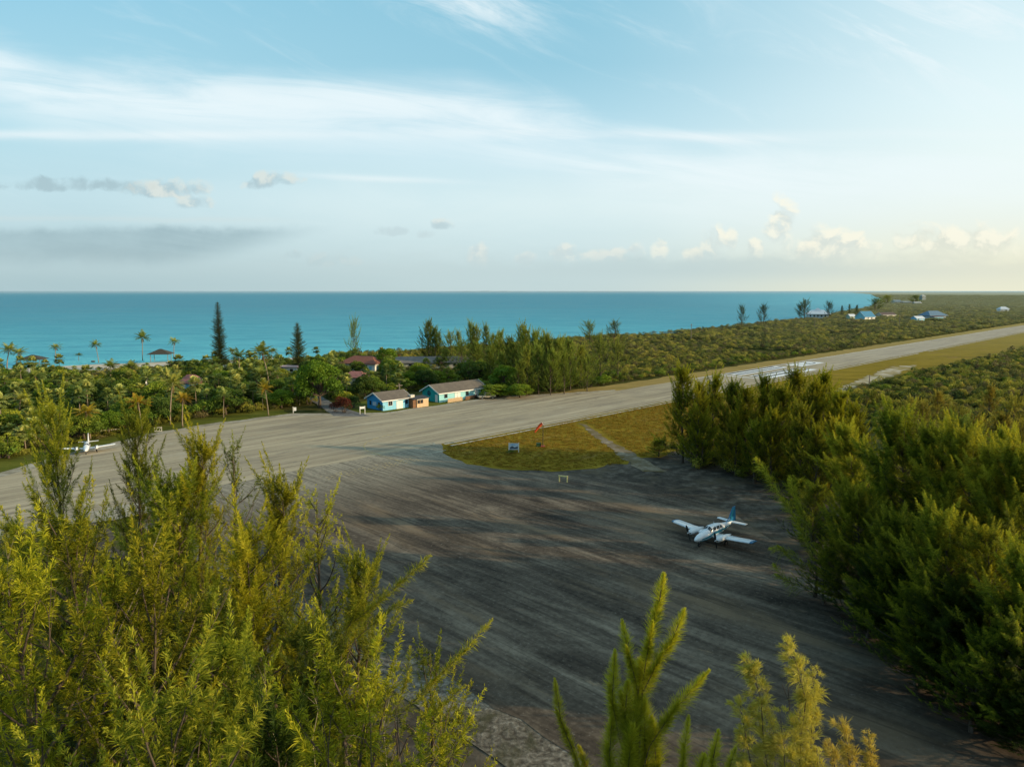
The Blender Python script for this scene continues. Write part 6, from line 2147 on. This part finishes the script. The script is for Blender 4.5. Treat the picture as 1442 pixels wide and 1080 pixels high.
# ------------------------------------------------------------------ twin-engined aeroplanes
def aeroplane(label, loc, rz, trim, sc=1.0, tilt=0.0):
    """local +x runs from nose to tail"""
    t = thing('twin_engine_plane', label, 'aeroplane', loc, rz, sc)
    ST = [(0.00, 1.02, 0.04, 0.04), (0.12, 1.02, 0.17, 0.15), (0.40, 1.04, 0.31, 0.28), (0.9, 1.08, 0.44, 0.39), (1.5, 1.11, 0.54, 0.47), (2.15, 1.15, 0.60, 0.54), (2.45, 1.20, 0.62, 0.60),
          (2.95, 1.33, 0.64, 0.74), (3.4, 1.38, 0.64, 0.80), (4.6, 1.38, 0.63, 0.78), (5.3, 1.36, 0.57, 0.68), (6.1, 1.34, 0.45, 0.52), (7.2, 1.36, 0.30, 0.36), (8.3, 1.40, 0.17, 0.24), (9.1, 1.44, 0.06, 0.12)]
    xs = [s[0] for s in ST]
    def sec(x):
        return [float(np.interp(x, xs, [s[i] for s in ST])) for i in (1, 2, 3)]
    def pt(x, th, off=0.0):
        zc, hw, hh = sec(x)
        c, s = math.cos(th), math.sin(th)
        e = 0.78
        return Vector((x, math.copysign(abs(c) ** e, c) * (hw + off), zc + math.copysign(abs(s) ** e, s) * (hh + off)))
    mb = MB()
    n = 20
    fine = sorted(set(list(np.linspace(0, 9.1, 40)) + xs))
    mb.loft([[pt(x, 2 * PI * k / n) for k in range(n)] for x in fine])
    fus = mb.build('fuselage', AERO_WHITE, t, True)

    def patch(name, x0, x1, t0, t1, mat, par, off=0.012, slant=0.0, nx=6, nt_=4):
        mb = MB()
        vs, fs = [], []
        for i in range(nx + 1):
            for j in range(nt_ + 1):
                th = t0 + (t1 - t0) * j / nt_
                x = x0 + (x1 - x0) * i / nx + slant * (j / nt_)
                vs.append(pt(x, th, off))
        for i in range(nx):
            for j in range(nt_):
                a = i * (nt_ + 1) + j
                fs.append((a, a + 1, a + nt_ + 2, a + nt_ + 1))
        mb.add(vs, fs)
        return mb.build(name, mat, par, True, fix=False)
    for sg in (0, 1):
        fl = (lambda a, b: (a, b)) if sg == 0 else (lambda a, b: (PI - a, PI - b))
        for x0, x1 in ((3.15, 3.75), (3.90, 4.55), (4.68, 5.20)):
            a, b = fl(R(18), R(50))
            patch('cabin_window', x0, x1, a, b, GLASS, fus, slant=0.08)
        a, b = fl(R(56), R(88))
        patch('windscreen', 2.52, 2.98, a, b, GLASS, fus, 0.014, 0.10)
        a, b = fl(R(24), R(53))
        patch('windscreen', 2.55, 2.95, a, b, GLASS, fus, 0.014, 0.10)
        a, b = fl(R(-12), R(4))
        patch('side_stripe', 0.9, 7.6, a, b, trim[1], fus, 0.010, 0, 22, 3)
        a, b = fl(R(-46), R(-20))
        patch('belly_stripe', 0.5, 8.6, a, b, trim[1] if trim[2] else AERO_WHITE, fus, 0.010, 0, 22, 3)

    def wing(name, root, tip, mat, par, th=0.13, tipmat=None, tipfrac=0.06):
        """root/tip: (x leading edge, y, z, chord)"""
        prof = [(0, 0), (0.03, 0.28), (0.15, 0.52), (0.4, 0.55), (0.7, 0.32), (1, 0.03), (1, -0.03), (0.6, -0.25), (0.25, -0.42), (0.05, -0.28)]
        def ring(q):
            x = root[0] + (tip[0] - root[0]) * q
            y_ = root[1] + (tip[1] - root[1]) * q
            z = root[2] + (tip[2] - root[2]) * q
            c = root[3] + (tip[3] - root[3]) * q
            return [Vector((x + px * c, y_, z + pz * c * th * 1.6)) for px, pz in prof]
        mb = MB()
        mb.loft([ring(q) for q in ([0, 0.5, 1 - tipfrac] if tipmat else [0, 0.5, 1])])
        o = mb.build(name, mat, par)
        if tipmat:
            mb = MB()
            r0, r1 = ring(1 - tipfrac), ring(1.0)
            c1 = sum(r1, Vector()) / len(r1)
            r1 = [c1 + (p - c1) * Vector((0.86, 1, 0.45)).x if False else Vector((c1.x + (p.x - c1.x) * 0.86, p.y, c1.z + (p.z - c1.z) * 0.5)) for p in r1]
            mb.loft([r0, r1])
            mb.build('wing_tip', tipmat, o)
        return o
    for sg in (-1, 1):
        w_ = wing('wing', (3.05, sg * 0.45, 0.86, 1.78), (3.25, sg * 5.65, 1.32, 1.45), AERO_WHITE, t, 0.12, trim[0])
        fb = MB().box((4.55, sg * 3.6, 1.17), (0.03, 3.0, 0.02))
        fb.build('flap_line', AERO_GREY, w_)
        wing('tailplane', (8.05, sg * 0.08, 1.52, 0.95), (8.25, sg * 2.0, 1.56, 0.72), AERO_WHITE, t, 0.09)
        # engine nacelle
        ny, nz = sg * 1.92, 1.12
        NS = [(1.62, 0.12, 0.10), (1.72, 0.28, 0.24), (2.0, 0.36, 0.32), (2.7, 0.40, 0.36), (3.3, 0.38, 0.32), (4.2, 0.28, 0.22), (5.0, 0.06, 0.06)]
        mb = MB()
        mb.loft([[Vector((x, ny + math.cos(2 * PI * k / 14) * a, nz + math.sin(2 * PI * k / 14) * b)) for k in range(14)] for x, a, b in NS])
        nac = mb.build('engine_nacelle', AERO_WHITE, t, True)
        for k in (-1, 1):
            MB().tube([(1.64, ny + k * 0.16, nz - 0.02), (1.80, ny + k * 0.16, nz - 0.02)], 0.085, 8).build('air_intake', BLACK, nac)
        mb = MB()
        mb.tube([(2.5, ny + 0.2, nz - 0.36), (2.75, ny + 0.2, nz - 0.46)], 0.06, 6)
        mb.build('exhaust', STEEL, nac)
        mb = MB()
        mb.tube([(1.62, ny, nz), (1.5, ny, nz), (1.36, ny, nz), (1.26, ny, nz)], [0.14, 0.13, 0.08, 0.01], 10)
        pr = mb.build('propeller', AERO_WHITE if not trim[2] else STEEL, t, True)
        ang = R(70 if sg > 0 else 78)
        for k in (0, 1):
            an = ang + PI * k
            d = Vector((0, math.cos(an), math.sin(an)))
            s_ = Vector((0.5, -math.sin(an) * 0.86, math.cos(an) * 0.86))
            c0 = Vector((1.5, ny, nz))
            mb = MB()
            rr_ = [(0.08, 0.07), (0.4, 0.115), (0.75, 0.12), (0.98, 0.05)]
            vs = []
            for q, wv in rr_:
                for e in (-1, 1):
                    for f in (-1, 1):
                        vs.append(c0 + d * q + s_ * wv * e + Vector((0.018 * f, 0, 0)))
            fs = []
            for i in range(3):
                b0, b1 = i * 4, i * 4 + 4
                fs += [(b0, b0 + 1, b1 + 1, b1), (b0 + 2, b1 + 2, b1 + 3, b0 + 3), (b0, b1, b1 + 2, b0 + 2), (b0 + 1, b0 + 3, b1 + 3, b1 + 1)]
            fs += [(0, 2, 3, 1), (12, 13, 15, 14)]
            mb.add(vs, fs)
            mb.build('blade', BLACK, pr)
        # main leg
        MB().tube([(3.9, sg * 1.75, 0.95), (3.95, sg * 1.75, 0.28)], 0.07, 6).build('landing_leg', STEEL, t)
        thing_wheel(t, (3.95, sg * 1.88, 0.27), 0.27, 0.17)
        MB().box((3.75, sg * 1.70, 0.72), (0.5, 0.03, 0.32)).build('gear_door', AERO_WHITE, t)
    # fin
    mb = MB()
    fin = [(6.9, 1.60), (7.75, 2.10), (8.55, 3.42), (9.18, 3.42), (9.35, 1.50), (8.4, 1.42)]
    vs = []
    for px_, pz_ in fin:
        vs.append((px_, 0.085 if pz_ < 3 else 0.05, pz_))
    vs2 = [(a, -b, c) for a, b, c in vs]
    m_ = len(fin)
    mb.add(vs + vs2, [tuple(range(m_)), tuple(range(m_, 2 * m_))[::-1]] + [(k, (k + 1) % m_, m_ + (k + 1) % m_, m_ + k) for k in range(m_)])
    fo = mb.build('tail_fin', trim[0], t)
    bv = fo.modifiers.new('soft', 'BEVEL')
    bv.width = 0.03
    bv.segments = 2
    if trim[2]:
        for sy in (-1, 1):
            mb = MB()
            mb.add([(7.95, sy * 0.088, 2.2), (8.55, sy * 0.062, 3.2), (8.72, sy * 0.062, 3.2), (8.35, sy * 0.088, 2.0)], [(0, 1, 2, 3)])
            mb.build('fin_stripe', AERO_TEAL, fo, fix=False)
    MB().tube([(1.1, 0, 0.85), (1.02, 0, 0.28)], 0.06, 6).build('nose_leg', STEEL, t)
    thing_wheel(t, (1.02, 0, 0.24), 0.24, 0.15)
    MB().tube([(4.0, 0, 2.16), (4.15, 0, 2.5)], [0.025, 0.012], 5).build('antenna', AERO_WHITE, t)
    return t


def put_plane(label, u, v, hd, trim, sc=1.0):
    """u, v: ground point below the wing's centre line, hd: rotation of the nose-to-tail axis"""
    x, y, _ = at(u, v)
    o = Vector((3.95 * sc * math.cos(hd), 3.95 * sc * math.sin(hd), 0))
    return aeroplane(label, (x - o.x, y - o.y, 0.036), hd, trim, sc)


put_plane('white twin-engined plane with blue tail fin and blue wing tips parked on the apron', 1003, 762, R(43), (AERO_BLUE, AERO_TEAL, True), 1.0)
put_plane('small all-white plane facing the camera at the far left edge of the runway', 123, 636.5, R(116), (AERO_WHITE, AERO_GREY, False), 0.86)
